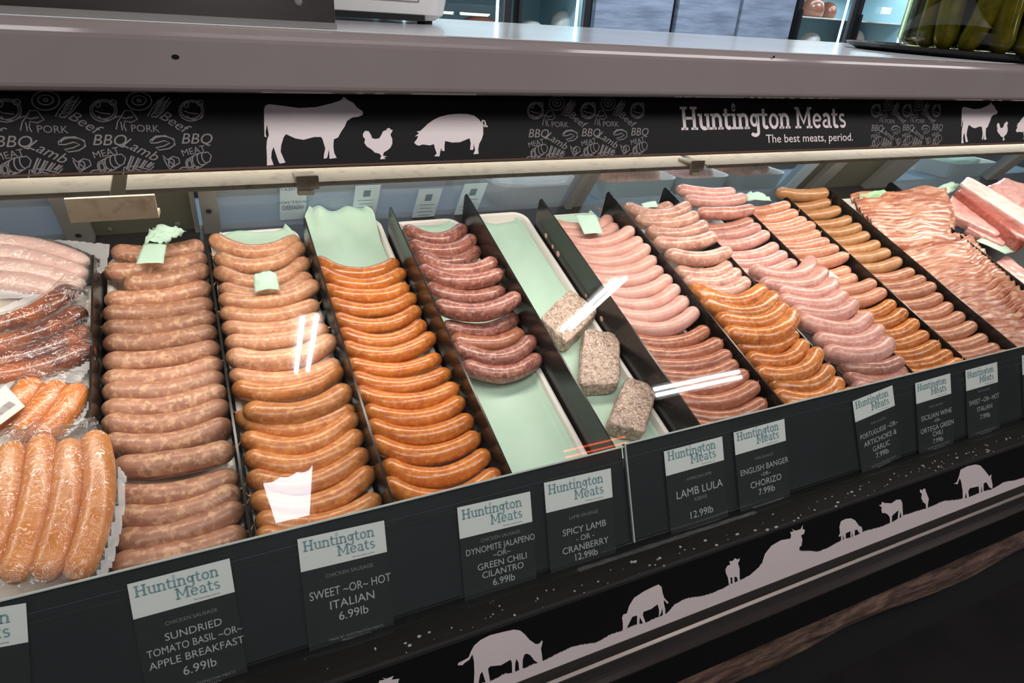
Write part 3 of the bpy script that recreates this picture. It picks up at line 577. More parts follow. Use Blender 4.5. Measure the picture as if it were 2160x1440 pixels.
# each row: column number, centre height off the divider tops, radius, then back-to-front (left, middle of the upper edge, right, tone, lift)
# left None = it runs on behind the divider at its left
ROWS = {
 1: dict(off=-.050, r=.0178, where='in the coarse tan row beside the vacuum packs', group='coarse tan sausages', base='coarse tan sausage', S=[
  ((236, 530), (335, 516), (428, 515), 0, 0), ((212, 574), (322, 549), (446, 540), 0, .002), ((262, 598), (352, 573), (450, 560), 0, .014), ((220, 632), (328, 608), (446, 604), 0, 0), ((203, 660), (325, 640), (450, 640), 0, 0),
  ((208, 690), (330, 671), (456, 666), 0, 0), ((200, 724), (330, 699), (459, 698), 0, 0), ((200, 762), (330, 737), (464, 730), 0, 0), ((210, 797), (337, 776), (468, 762), 0, 0), ((209, 824), (338, 803), (472, 792), 0, 0),
  ((216, 858), (350, 836), (477, 820), 0, 0), ((211, 888), (350, 872), (484, 850), 0, 0), ((214, 930), (350, 912), (490, 889), 0, 0), ((236, 984), (375, 948), (518, 938), 0, .014), ((240, 1040), (375, 1014), (503, 1000), 0, -.002),
  ((240, 1087), (375, 1057), (507, 1032), 0, 0), ((236, 1140), (380, 1096), (520, 1064), 0, 0), ((232, 1190), (378, 1140), (527, 1120), 0, 0), ((220, 1232), (375, 1184), (530, 1160), 0, 0)]),
 2: dict(off=-.052, r=.0163, where='in the pale-to-golden row', group='pale to golden sausages', base=None, S=[
  ((446, 500), (535, 515), (630, 503), 0, 0), ((453, 542), (540, 544), (638, 516), 0, 0), ((453, 570), (550, 578), (648, 548), 0, 0), ((464, 605), (560, 607), (653, 580), 0, 0), ((461, 630), (560, 618), (672, 596), 0, .010),
  ((462, 658), (557, 650), (672, 640), 0, 0), ((468, 688), (560, 679), (680, 668), 0, 0), ((474, 720), (570, 703), (692, 692), 0, .002), ((478, 748), (585, 738), (707, 712), 0, .012, .0185), ((485, 787), (580, 783), (716, 764), 0, 0),
  ((490, 815), (595, 808), (720, 776), 1, 0), ((514, 862), (620, 848), (746, 812), 1, .014, .0188), ((500, 872), (600, 884), (748, 858), 1, 0), ((510, 920), (627, 920), (754, 872), 1, 0), ((518, 958), (630, 958), (766, 908), 1, 0),
  ((522, 1002), (645, 996), (780, 945), 1, 0), ((530, 1047), (657, 1042), (792, 982), 1, 0), ((540, 1090), (660, 1083), (806, 1044), 1, 0), ((540, 1122), (672, 1118), (818, 1080), 1, 0)]),
 3: dict(off=-.062, r=.0158, where='in the all-orange row', group='glossy orange sausages', base='glossy orange sausage', S=[
  ((664, 547), (750, 563), (839, 552), 0, 0), ((668, 568), (757, 586), (853, 572), 0, 0), ((680, 606), (770, 610), (861, 604), 0, 0), ((688, 636), (777, 639), (875, 624), 0, 0), ((700, 668), (790, 671), (884, 650), 0, 0),
  ((715, 697), (802, 704), (895, 680), 0, 0), ((718, 727), (810, 731), (915, 706), 0, 0), ((730, 764), (820, 764), (929, 752), 0, 0), ((738, 792), (840, 797), (948, 782), 0, 0), ((747, 822), (850, 829), (966, 814), 0, 0),
  ((766, 862), (865, 864), (978, 842), 0, 0), ((774, 892), (870, 900), (996, 880), 0, 0), ((780, 925), (885, 940), (1010, 916), 0, 0), ((806, 976), (920, 986), (1030, 952), 0, 0), ((810, 1012), (925, 1032), (1052, 992), 0, 0), ((835, 1068), (930, 1072), (1050, 1036), 0, 0)]),
 4: dict(off=-.063, r=.0163, where='on the half-empty paper-lined tray', group='dark red lamb sausages', base='dark red lamb sausage', S=[
  ((852, 480), (915, 490), (979, 478), 0, 0), ((862, 513), (935, 514), (999, 500), 0, 0), ((874, 537), (962, 537), (1007, 524), 0, -.002), ((888, 543), (972, 557), (1046, 549), 0, .006), ((886, 564), (980, 578), (1060, 574), 0, 0),
  ((898, 602), (990, 612), (1063, 610), 0, 0), ((916, 640), (1010, 639), (1094, 622), 0, .012, .0172), ((932, 685), (1015, 681), (1088, 666), 0, 0), ((950, 712), (1020, 709), (1102, 700), 1, 0), ((956, 727), (1040, 739), (1124, 712), 0, .002), ((972, 767), (1052, 770), (1136, 750), 0, .002, .0160)]),
 6: dict(off=-.050, r=.0168, where='in the smooth pink row', group='smooth pink and brown sausages', base=None, S=[
  (None, (1260, 462), (1284, 456), 0, -.006), (None, (1268, 477), (1299, 474), 0, -.006), (None, (1275, 496), (1333, 480), 0, 0), (None, (1292, 515), (1351, 502), 0, 0), (None, (1305, 535), (1367, 517), 0, 0), (None, (1320, 556), (1380, 542), 0, 0),
  (None, (1335, 575), (1394, 564), 0, 0), (None, (1355, 598), (1412, 582), 0, 0), (None, (1366, 624), (1428, 602), 0, 0), (None, (1380, 648), (1445, 627), 0, .002), (None, (1397, 674), (1467, 650), 0, .004, .0165),
  (None, (1430, 702), (1492, 690), 1, 0), (None, (1455, 726), (1521, 717), 1, 0), (None, (1470, 750), (1540, 742), 1, 0), (None, (1490, 772), (1553, 762), 1, 0), (None, (1505, 796), (1574, 782), 1, 0), (None, (1525, 824), (1596, 806), 1, 0),
  (None, (1550, 855), (1612, 842), 1, 0), (None, (1590, 878), (1643, 868), 1, 0)]),
 7: dict(off=-.044, r=.0176, where='in the bangers and chorizo row', group='bangers and chorizo sausages', base=None, S=[
  (None, (1370, 432), (1418, 431), 0, -.006), ((1318, 434), (1378, 441), (1451, 432), 0, 0), ((1340, 460), (1405, 458), (1468, 452), 0, 0), ((1362, 486), (1425, 480), (1488, 472), 0, 0), ((1377, 510), (1440, 500), (1508, 497), 0, .003), ((1402, 534), (1470, 530), (1538, 527), 0, .016, .0172),
  ((1420, 570), (1482, 566), (1537, 557), 0, 0), ((1440, 590), (1500, 584), (1555, 572), 0, 0), ((1455, 608), (1517, 602), (1574, 590), 0, 0), ((1458, 602), (1535, 620), (1609, 606), 1, .012, .0190), ((1477, 632), (1562, 644), (1633, 620), 1, .010, .0192),
  ((1507, 668), (1590, 663), (1652, 642), 1, .010, .0192), ((1522, 698), (1600, 690), (1672, 657), 1, .014, .0205), ((1545, 728), (1615, 716), (1674, 700), 1, 0), ((1570, 752), (1640, 745), (1694, 720), 1, 0), ((1588, 782), (1658, 774), (1723, 737), 1, 0),
  ((1618, 806), (1690, 799), (1747, 772), 1, 0), ((1625, 830), (1700, 826), (1769, 800), 1, 0), ((1650, 852), (1735, 846), (1798, 822), 1, 0)]),
 8: dict(off=-.038, r=.0165, where='in the rosy row', group='rosy pork sausages', base=None, S=[
  ((1426, 397), (1487, 395), (1548, 404), 0, .016), ((1442, 419), (1507, 414), (1570, 415), 0, .016), ((1468, 447), (1527, 436), (1588, 440), 2, .024, .0162), (None, (1532, 466), (1587, 463), 2, 0), (None, (1545, 480), (1602, 475), 0, 0), (None, (1565, 499), (1619, 489), 0, 0),
  (None, (1590, 522), (1639, 515), 0, 0), (None, (1605, 540), (1657, 532), 0, 0), (None, (1630, 556), (1677, 549), 0, -.004), ((1580, 566), (1647, 568), (1711, 546), 1, .016, .0182), ((1600, 594), (1680, 588), (1734, 568), 1, .012, .0190), ((1634, 606), (1695, 606), (1757, 592), 1, .012, .0190),
  ((1638, 628), (1712, 628), (1778, 618), 1, .012, .0190), ((1666, 652), (1740, 650), (1799, 636), 1, .014, .0190), ((1680, 670), (1762, 676), (1829, 664), 1, .018, .0200), ((1714, 710), (1790, 706), (1854, 690), 1, .012, .0190), ((1734, 738), (1800, 731), (1874, 718), 1, .018, .0205),
  ((1764, 767), (1820, 762), (1898, 758), 2, 0), ((1778, 787), (1840, 790), (1900, 776), 2, 0), ((1796, 810), (1860, 812), (1918, 792), 1, 0)]),
 9: dict(off=-.034, r=.0166, where='in the peach-to-orange row', group='peach to orange sausages', base=None, S=[
  (None, (1622, 428), (1666, 428), 0, 0), (None, (1640, 446), (1682, 445), 0, 0), (None, (1655, 463), (1699, 460), 0, 0), (None, (1670, 475), (1717, 470), 0, 0), (None, (1685, 490), (1729, 489), 0, 0), (None, (1700, 505), (1748, 505), 0, 0), (None, (1715, 519), (1768, 520), 0, 0),
  (None, (1740, 538), (1788, 534), 0, .010, .0158), (None, (1745, 566), (1790, 566), 0, -.004), (None, (1760, 582), (1804, 582), 0, -.004), (None, (1795, 595), (1846, 592), 0, 0), (None, (1817, 616), (1866, 610), 0, .002), (None, (1838, 646), (1883, 634), 1, 0), (None, (1860, 666), (1907, 652), 1, 0),
  (None, (1885, 687), (1932, 674), 1, 0), (None, (1907, 706), (1953, 699), 1, 0), (None, (1927, 730), (1977, 720), 1, 0), (None, (1950, 749), (2002, 740), 1, 0), (None, (1972, 768), (2027, 758), 1, 0), (None, (1990, 786), (2038, 778), 1, 0)]),
 10: dict(off=-.036, r=.0168, where='in the mustard-to-fawn row', group='mustard to fawn sausages', base=None, S=[
  ((1617, 402), (1682, 398), (1743, 406), 0, .020), (None, (1705, 421), (1750, 424), 0, 0), (None, (1725, 439), (1770, 439), 0, 0), (None, (1748, 460), (1793, 459), 0, 0), (None, (1768, 477), (1813, 475), 0, 0), (None, (1785, 495), (1829, 492), 0, 0), (None, (1806, 513), (1852, 511), 0, 0),
  (None, (1826, 529), (1874, 529), 0, 0), (None, (1850, 550), (1897, 546), 0, .004), (None, (1875, 571), (1924, 569), 1, 0), (None, (1896, 588), (1947, 584), 1, 0), (None, (1915, 603), (1969, 599), 1, .003), (None, (1937, 626), (1982, 621), 1, 0), (None, (1958, 648), (2003, 641), 1, 0),
  (None, (1980, 668), (2027, 661), 1, 0), (None, (2005, 688), (2053, 681), 1, 0), (None, (2028, 712), (2076, 709), 1, 0), (None, (2053, 731), (2101, 729), 1, 0), (None, (2076, 749), (2124, 742), 1, 0)]),
}
TONES = {1: [('s_tan', 'coarse tan sausage')], 2: [('s_pale', 'pale tan sausage'), ('s_gold', 'golden brown sausage')], 3: [('s_orange', 'glossy orange sausage')], 4: [('s_lamb', 'dark red lamb sausage'), ('s_brown', 'rusty brown lamb sausage')],
         6: [('s_pink', 'smooth pale pink sausage'), ('s_brown', 'brown sausage')], 7: [('s_banger', 'pale mottled banger'), ('s_chorizo', 'orange chorizo sausage')], 8: [('s_rose', 'pale rosy sausage'), ('s_rose', 'rosy pink sausage'), ('s_brown', 'dusky brown-pink sausage')],
         9: [('s_peach', 'peach sausage'), ('s_chorizo', 'orange sausage')], 10: [('s_mustard', 'mustard-coloured sausage'), ('s_fawn', 'fawn sausage')]}
M['s_dusky'] = meat('dusky_sausage', (184, 126, 110), (212, 164, 148), (146, 92, 80), .28, .5, .8, .4)
TONES[8][2] = ('s_dusky', 'dusky mottled sausage')
DBG = 0
for col, R_ in ROWS.items():
    n = len(R_['S'])
    for i, q in enumerate(R_['S']):
        L_, m_, r_, tone, lift = q[:5]; rad = q[5] if len(q) > 5 else R_['r']; off = R_['off'] + lift
        base = off
        while col > 2 and off < .004 and tp(r_, off)[0] > XD[col + 1] - .003: off += .002   # leans up the divider at its right end
        pr = tp((r_[0], r_[1] + (2 if L_ is None else 0)), off)
        low = -.056 if L_ is None else base + (off - base) * .35
        mid = low + (off - low) * .55
        pm = tp(m_, mid); rpx = rad * F / float(RC[2] @ pm); pm = tp((m_[0], m_[1] + rpx * (1.25 if L_ is None else 1.02)), mid)
        if pr[0] > XD[col + 1] - .003 and off < 0: pr = pm + (pr - pm) * ((XD[col + 1] - .003 - pm[0]) / (pr[0] - pm[0]))
        if L_ is None:
            Ea, Eb = tl(XD[col], .62, 0), tl(XD[col], 0, 0); ys = []
            pix = [(1080 + F * float(RC[0] @ q_) / float(RC[2] @ q_), 720 + F * float(RC[1] @ q_) / float(RC[2] @ q_)) for q_ in (Ea, Eb)]
            yv = r_[1] + 3 + rpx * .3; xv = pix[0][0] + (pix[1][0] - pix[0][0]) * (yv - pix[0][1]) / (pix[1][1] - pix[0][1])
            pv = tp((xv, yv), low); pl = tl(XD[col] + .006, tv(pv - TN * low) + random.uniform(.002, .008), low - .004)
        else:
            pl = tp(L_, low); lim = XD[col] + .004
            if pl[0] < lim and low < .006: pl = pl + (pm - pl) * ((lim - pl[0]) / max(pm[0] - pl[0], 1e-3))
        mt, desc = TONES[col][tone]
        pos = 'backmost' if i == 0 else ('frontmost' if i == n - 1 else ORD[i] + ' from the back')
        if DBG and i % 4 == 0: print('ROW', col, i, round(off, 3), pm.round(3))
        sausage([pl, pm, pr], rad, mt, f"{desc}, {pos} {R_['where']}", R_['group'], tail=random.choice((0, 0, 1, 2, 0, 3)))

# ---------------------------------------------------------------- papers
def sheet_uv(name, m, fn, nu, nv, label, cat, group=None, thick=.0004):
    b = MB(); g = [[np.array(fn(i / nu, j / nv)) for i in range(nu + 1)] for j in range(nv + 1)]; vs = [p for r in g for p in r]
    nn = len(vs); w = nu + 1; f1 = [(j * w + i, j * w + i + 1, (j + 1) * w + i + 1, (j + 1) * w + i) for j in range(nv) for i in range(nu)]
    b.add(vs, f1)
    o = b.build(name, m, smooth=True, fix=False); s_ = o.modifiers.new('thickness', 'SOLIDIFY'); s_.thickness = thick
    return tag(o, label, cat, group)
def liner(k, label, v0, v1, x0=.010, x1=.012, crum=.0, seed=1, w=-.0855, climb=.02, cl=.06):
    a0, a1 = XD[k] + x0, XD[k + 1] - x1
    def fn(u, v):
        x = a0 + (a1 - a0) * u; vv = v0 + (v1 - v0) * v; z = w + .0012 * noise.noise(Vector((x * 14, vv * 60, seed))) + .0007
        cr = max(0, (vv - (v1 - .03)) / .03); mid_ = (a0 + a1) / 2; x = mid_ + (x - mid_) * (1 - .22 * cr * cr)
        e = max(0, (vv - (v1 - cl)) / cl); z += climb * e ** (2 if cl < .1 else 1.3)
        if crum: z += crum * e * noise.noise(Vector((x * 26, vv * 18, seed))); vv += crum * .5 * e * noise.noise(Vector((x * 16, 3, seed)))
        ed = min(u, 1 - u); z += .010 * max(0, 1 - ed / .05) ** 2
        return tl(x, vv, z)
    return sheet_uv('paper_liner', M['paper'], fn, 28, 60, label, 'paper', 'green paper tray liners')
liner(2, 'green paper liner behind the backmost pale tan sausages', .40, .694, seed=2, crum=.012)
liner(3, 'green paper liner with crumpled back edge behind the orange sausages', .1, .732, seed=3, x1=.020, crum=.024, climb=.034, cl=.10)
liner(4, 'pale green liner showing below the dark lamb sausages', .0, .683, seed=4, crum=.004, climb=.012, x1=.018, x0=.014)
liner(5, 'pale green liner under the grey meat loaf blocks', .0, .676, seed=5, x0=.010, x1=.024, crum=.012, climb=.010)
liner(6, 'green liner under the backmost smooth pink sausages', .38, .672, seed=6)
def slip(name, quad, off, label, bow=.004, seed=0, m='paper', n=10, crum=0.0):
    Q = [tp(q[:2], off + (q[2] if len(q) > 2 else 0)) for q in quad]
    def fn(u, v):
        p = (Q[0] * (1 - u) + Q[1] * u) * (1 - v) + (Q[3] * (1 - u) + Q[2] * u) * v
        return p + TN * (bow * math.sin(math.pi * u) + bow * .6 * math.sin(math.pi * v) + crum * noise.noise(Vector((u * 5, v * 5, seed))) + .0012 * noise.noise(Vector((u * 3, v * 3, seed + 9))))
    return sheet_uv('paper_slip', M[m], fn, n, n, label, 'paper', 'torn green paper slips')
slip('s', [(303, 515), (352, 515), (345, 556), (287, 557)], -.012, 'torn green paper slip lying on the backmost coarse tan sausages', .002, 1)
slip('s', [(322, 480, .01), (394, 488, .016), (352, 516, 0), (303, 515, 0)], -.012, 'green paper end standing up behind the coarse tan sausages', .006, 2, crum=.012)
slip('s', [(535, 580), (582, 574), (590, 612), (537, 618)], -.016, 'small green paper square on the pale tan sausages', .005, 3, crum=.004)
slip('s', [(1212, 452), (1256, 452), (1272, 492), (1232, 494)], -.026, 'mint paper slip among the backmost smooth pink sausages', .001, 4)
slip('s', [(1352, 430), (1383, 424), (1388, 437), (1358, 440)], -.010, 'mint paper slip behind the backmost bangers', .002, 5)
slip('s', [(1508, 612), (1560, 606), (1552, 622), (1520, 618)], -.018, 'mint paper scrap between bangers and chorizo', .001, 6)
slip('s', [(1612, 733), (1657, 718), (1660, 726), (1620, 736)], -.012, 'mint paper scrap under the large chorizo', .001, 7)
slip('s', [(1825, 773), (1862, 760), (1898, 778), (1852, 783)], -.006, 'mint paper slip on the front rosy sausages', .001, 8)
slip('s', [(1570, 408), (1606, 406), (1628, 424), (1575, 424)], -.008, 'mint paper slip at the back of the peach row', .003, 9, crum=.006)
slip('s', [(1733, 573), (1752, 572), (1772, 588), (1742, 584)], -.010, 'mint paper scrap halfway along the peach row', .001, 10)
slip('s', [(1810, 412, .012), (1900, 404, .016), (1935, 424), (1812, 428)], -.012, 'crumpled green paper behind the bacon', .006, 11, 'paper_dark', crum=.014)

# ---------------------------------------------------------------- meat loaf blocks
M['loaf'] = meat('loaf_meat', (184, 156, 138), (226, 202, 186), (84, 64, 54), .5, .9, 1.7, .1, .04)
_b = M['loaf'].node_tree.nodes['Principled BSDF']
M['pork'] = meat('pale_pork', (226, 170, 160), (242, 214, 208), (206, 130, 122), .3, .4, .5, .35, .05)
M['pork_red'] = meat('red_pork', (178, 96, 84), (206, 140, 126), (138, 62, 54), .28, .4, .5, .35, .05)
M['fat'] = meat('pork_fat', (240, 218, 210), (246, 232, 226), (226, 188, 180), .3, .3, .5, .3, .03)
def block(name, quad, off, h, m, label, cat, group=None, parent=None, rough=.002, seed=0, sub=7, down=None):
    Q = [tp(q, off) for q in quad]; dn = -TN * h if down is None else down; b = MB(); c = sum(Q) / 4
    n = sub; vs = []; idx = {}
    def pt(u, v, w):
        # rounded cuboid: pull the corners in
        uu, vv, ww = 2 * u - 1, 2 * v - 1, 2 * w - 1; k = (abs(uu) ** 9 + abs(vv) ** 9 + abs(ww) ** 9) ** (1 / 9) / max(abs(uu), abs(vv), abs(ww), 1e-6)
        uu, vv, ww = uu / k, vv / k, ww / k; u, v, w = (uu + 1) / 2, (vv + 1) / 2, (ww + 1) / 2
        p = (Q[0] * (1 - u) + Q[1] * u) * (1 - v) + (Q[3] * (1 - u) + Q[2] * u) * v + dn * w
        q = Vector(p * 55) + Vector((seed * 3.1, 0, 0)); d = p - (c + dn / 2); d /= np.linalg.norm(d) + 1e-9
        return p + d * rough * (noise.noise(q) * 1.6 + .8 * noise.noise(q * 3))
    def vid(i, j, k):
        if (i, j, k) not in idx: idx[(i, j, k)] = len(vs); vs.append(pt(i / n, j / n, k / n))
        return idx[(i, j, k)]
    fs = []
    for a in range(n):
        for b2 in range(n):
            for s_ in (0, n):
                fs.append((vid(s_, a, b2), vid(s_, a + 1, b2), vid(s_, a + 1, b2 + 1), vid(s_, a, b2 + 1)))
                fs.append((vid(a, s_, b2), vid(a + 1, s_, b2), vid(a + 1, s_, b2 + 1), vid(a, s_, b2 + 1)))
                fs.append((vid(a, b2, s_), vid(a + 1, b2, s_), vid(a + 1, b2 + 1, s_), vid(a, b2 + 1, s_)))
    b.add(vs, fs); o = b.build(name, M[m], parent, smooth=True)
    return tag(o, label, cat, group) if parent is None else o
block('meat_loaf', [(1140, 668), (1203, 606), (1266, 652), (1196, 724)], -.050, .034, 'loaf', 'grey meat loaf block farthest back, crossed by the lamp reflection', 'meat loaf', 'grey meat loaf blocks', sub=20, seed=1)
block('meat_loaf', [(1234, 688), (1308, 702), (1310, 808), (1222, 812)], -.050, .034, 'loaf', 'grey meat loaf block in the middle of its tray', 'meat loaf', 'grey meat loaf blocks', sub=20, seed=2)
block('meat_loaf', [(1324, 790), (1392, 812), (1362, 912), (1282, 890)], -.050, .034, 'loaf', 'grey meat loaf block nearest the front glass', 'meat loaf', 'grey meat loaf blocks', sub=20, seed=3)
block('meat_loaf', [(1402, 912), (1442, 906), (1452, 930), (1398, 940)], -.060, .025, 'loaf', 'small broken piece of meat loaf at the front corner', 'meat loaf', 'grey meat loaf blocks', sub=14, seed=4)

# ---------------------------------------------------------------- bacon
mb_ = mat('bacon', (200, 140, 118), .35, coat=.3); v_ = coords(mb_, True, (1.5, 10, 10)); f_ = noise_tex(mb_, v_, 9, 4, .6, .8); g_ = noise_tex(mb_, v_, 3, 2, .5, 1.5)
c_ = ramp(mb_, f_, [(.32, srgb(138, 70, 50)), (.46, srgb(176, 106, 80)), (.56, srgb(200, 144, 114)), (.70, srgb(228, 202, 182))])
c_ = mixc(mb_, ramp(mb_, g_, [(.5, (0, 0, 0)), (.7, (.5, .5, .5))]), c_, srgb(178, 104, 74)); lk(mb_, c_, mb_.node_tree.nodes['Principled BSDF'].inputs['Base Color']); M['bacon'] = mb_
random.seed(11); NB = 46
BL = [((1795, 420), (1995, 402)), ((1830, 462), (2010, 455)), ((1862, 505), (2010, 500)), ((1895, 540), (2060, 510)), ((1930, 580), (2085, 545)), ((1980, 625), (2125, 580)), ((2040, 685), (2185, 645)), ((2120, 765), (2290, 720))]   # left and right ends, back to front
BS = np.linspace(0, 1, len(BL))
for i in range(NB):
    f = i / (NB - 1); sd = i * 3.3
    e = [[float(np.interp(f, BS, [q[k][c] for q in BL])) for c in (0, 1)] for k in (0, 1)]
    off = -.012 + (.012 if i < 16 else 0); A_, B_ = tp(e[0], off - .012), tp(e[1], off)
    A_ = A_ + np.array([random.uniform(-.004, .006), 0, 0]); B_ = B_ + np.array([random.uniform(-.012, .008), 0, 0])
    if A_[0] < XD[11] + .006: A_[0] = XD[11] + .006
    b = MB(); rings = []; L_ = np.linalg.norm(B_ - A_)
    for j in range(29):
        t = j / 28; c0 = A_ * (1 - t) + B_ * t
        c0 = c0 + TU * (-.016 * math.sin(math.pi * t) + .0055 * math.sin(t * 11 + i * .17) + .003 * noise.noise(Vector((t * 4, sd, 0)))) + TN * (.010 * math.sin(math.pi * t) + .003 * noise.noise(Vector((t * 6, sd, 5))))
        tilt = math.radians(36 + 16 * noise.noise(Vector((t * 3, sd, 7)))); w_ = .036 * (.75 + .25 * math.sin(math.pi * t)) * (1 + .25 * noise.noise(Vector((t * 5, sd, 3))))
        a_ = TU * math.cos(tilt) + TN * math.sin(tilt); n_ = -TU * math.sin(tilt) + TN * math.cos(tilt); th = .0016
        rings.append([c0 + a_ * (s_ * w_ / 2) + n_ * (q * th) for s_, q in ((-1, 0), (-.9, -1), (0, -1), (.9, -1), (1, 0), (.9, 1), (0, 1), (-.9, 1))])
    b.loft(rings); o = b.build('bacon_slice', M['bacon'], smooth=True)
    k = i + 1; word = ORD[i] if k <= 20 else {0: 'thirtieth' if k == 30 else 'fortieth'}.get(k % 10, {2: 'twenty-', 3: 'thirty-', 4: 'forty-'}[k // 10] + ORD[k % 10 - 1])
    pos = 'backmost of its fan' if i == 0 else ('frontmost of its fan by the glass' if i == NB - 1 else word + ' from the back of its fan')
    tag(o, f'streaky pink bacon slice, {pos}', 'bacon slice', 'bacon slices right of the mustard-coloured sausages')
# pork pieces behind and right of the bacon
block('pork_slab', [(1990, 440), (2010, 408), (2124, 470), (2110, 498)], .000, .03, 'pork', 'flat pale pork slab just right of the bacon top', 'pork cut', 'pale pork cuts', rough=.003, seed=6, sub=14)
block('pork_slab', [(2040, 478), (2066, 462), (2136, 500), (2118, 518)], -.012, .025, 'pork', 'lower flat pale pork slab on green paper', 'pork cut', 'pale pork cuts', rough=.003, seed=7, sub=14)
r0 = empty('pork_rib_roast', tp((2090, 450), .01), 'thick pork rib roast with a white fat edge and red meat side', 'pork roast')
block('meat', [(2020, 400), (2036, 378), (2190, 470), (2168, 510)], .022, .05, 'pork_red', None, None, parent=r0, rough=.003, seed=8, sub=14)
block('fat_cap', [(2026, 386), (2044, 370), (2200, 462), (2180, 484)], .028, .010, 'fat', None, None, parent=r0, rough=.002, seed=9, sub=14)
block('pork_chop', [(2072, 398), (2120, 372), (2180, 392), (2150, 440)], .010, .03, 'pork', 'large pale pork chop behind the rib roast', 'pork cut', 'pale pork cuts', rough=.004, seed=10, sub=14)
block('pork_chop', [(2108, 440), (2150, 408), (2200, 430), (2170, 480)], .006, .03, 'pork', 'pale pork chop behind the rib roast at the right edge', 'pork cut', 'pale pork cuts', rough=.004, seed=11, sub=14)
block('pork_slab', [(2100, 552), (2124, 534), (2190, 590), (2170, 606)], -.04, .03, 'pork', 'pale pork cut right of the divider by the bacon', 'pork cut', 'pale pork cuts', rough=.003, seed=12, sub=14)
slip('s', [(2058, 508), (2090, 494), (2148, 530), (2120, 536)], -.022, 'green paper sheet under the lower pork slab', .002, 13)
slip('s', [(1965, 402), (2008, 384), (2030, 396), (1998, 410)], -.004, 'white-green paper behind the pork slabs', .006, 14, crum=.01)

# ---------------------------------------------------------------- vacuum packs on the left
def pack(label, specs, m, r, off, outline, film_lift=.0035, rim_px=None, seed=0, label_quad=None):
    cen = tp(specs[0][1], off); e = empty('vacuum_pack', cen, label, 'vacuum pack', 'vacuum packs of sausages')
    curves = []
    for k, (a, c, d) in enumerate(specs):
        P = [tp(a, off), tp(c, off), tp(d, off)]; nsaus[0] += 1
        b = MB(); Q, L = tube(b, P, r, nsaus[0], taper=.9, wob=.03); b.build('sausage', M[m], e, smooth=True, org=P[1]); curves.append(Q)
    allq = np.concatenate(curves); qx = allq[:, 0]; qv = np.array([tv(p - TN * off) for p in allq])
    poly = [tp(p, off) for p in outline]; pp = [(p[0], tv(p - TN * off)) for p in poly]
    def inside(x, y):
        c = False; n = len(pp)
        for i in range(n):
            (x1, y1), (x2, y2) = pp[i], pp[(i + 1) % n]
            if (y1 > y) != (y2 > y) and x < (x2 - x1) * (y - y1) / (y2 - y1) + x1: c = not c
        return c
    x0, x1 = min(p[0] for p in pp), max(p[0] for p in pp); v0, v1 = min(p[1] for p in pp), max(p[1] for p in pp)
    st = .0035; nx, nv = int((x1 - x0) / st) + 1, int((v1 - v0) / st) + 1; idx = {}; vs = []; f1 = []; f2 = []
    def hgt(x, v):
        d = np.sqrt(np.min((qx - x) ** 2 + (qv - v) ** 2)); z = math.sqrt(max(r * r - d * d, 0)) if d < r else -.2 * r * min(1, (d - r) / r)
        z = max(z, -.15 * r) + film_lift + .0016 * noise.noise(Vector((x * 90, v * 90, seed))) + .0010 * noise.noise(Vector((x * 220, v * 60, seed)))
        return z, d
    def vid(i, j):
        if (i, j) not in idx:
            x, v = x0 + st * i, v0 + st * j
            if not inside(x, v):                       # pull the cut edge onto the outline
                best = None
                for q1, q2 in zip(pp, pp[1:] + pp[:1]):
                    ex, ey = q2[0] - q1[0], q2[1] - q1[1]; t = min(max(((x - q1[0]) * ex + (v - q1[1]) * ey) / (ex * ex + ey * ey), 0), 1)
                    cx, cy = q1[0] + ex * t, q1[1] + ey * t; dd = (cx - x) ** 2 + (cy - v) ** 2
                    if best is None or dd < best[0]: best = (dd, cx, cy)
                x, v = best[1], best[2]
            z, d = hgt(x, v); idx[(i, j)] = len(vs); vs.append(tl(x, v, off + z))
        return idx[(i, j)]
    far = {}
    for i in range(nx):
        for j in range(nv):
            x, v = x0 + st * (i + .5), v0 + st * (j + .5)
            if not inside(x, v): continue
            d = hgt(x, v)[1]; q = (vid(i, j), vid(i + 1, j), vid(i + 1, j + 1), vid(i, j + 1)); (f2 if d > r * 1.15 else f1).append(q)
    b = MB(); b.add(vs, f1, 0); b.f += [list(q) for q in f2]; b.m += [1] * len(f2); b.build('plastic_film', [M['film'], M['film_rim']], e, smooth=True, fix=False)
    if label_quad:
        Q = [tp(q, off + r + film_lift + .003) for q in label_quad]; b = MB(); b.prism(Q, TN * .0004); lb = b.build('price_label', mat('white_label', (214, 206, 202), .6), e)
        c = sum(Q) / 4; U = Q[1] - Q[0]; lu = np.linalg.norm(U); U = U / lu; N = np.cross(U, Q[3] - Q[0]); N = N / np.linalg.norm(N); N = N if N @ TN > 0 else -N; V = np.cross(N, U)
        sh = Sheet(Q[0], U, V, N); b = MB(); lv = (Q[3] - Q[0]) @ V
        for k in range(16): x = lu * (.56 + .024 * k); sh.stroke(b, [(x, lv * .25), (x, lv * .5)], random.choice((.0006, .0012)), .0008)
        b.build('barcode', mat('label_ink', (150, 144, 142), .6), lb, fix=False)
    return e
pack('vacuum pack of white sausages at the far left back', [((-90, 512), (60, 520), (185, 560)), ((-90, 540), (60, 546), (182, 585)), ((-90, 570), (50, 572), (176, 606)), ((-90, 600), (40, 600), (160, 632))], 's_white', .0165, -.020,
     [(-120, 490), (30, 500), (150, 508), (232, 516), (228, 560), (200, 600), (192, 640), (150, 640), (100, 625), (-120, 640)], seed=1)
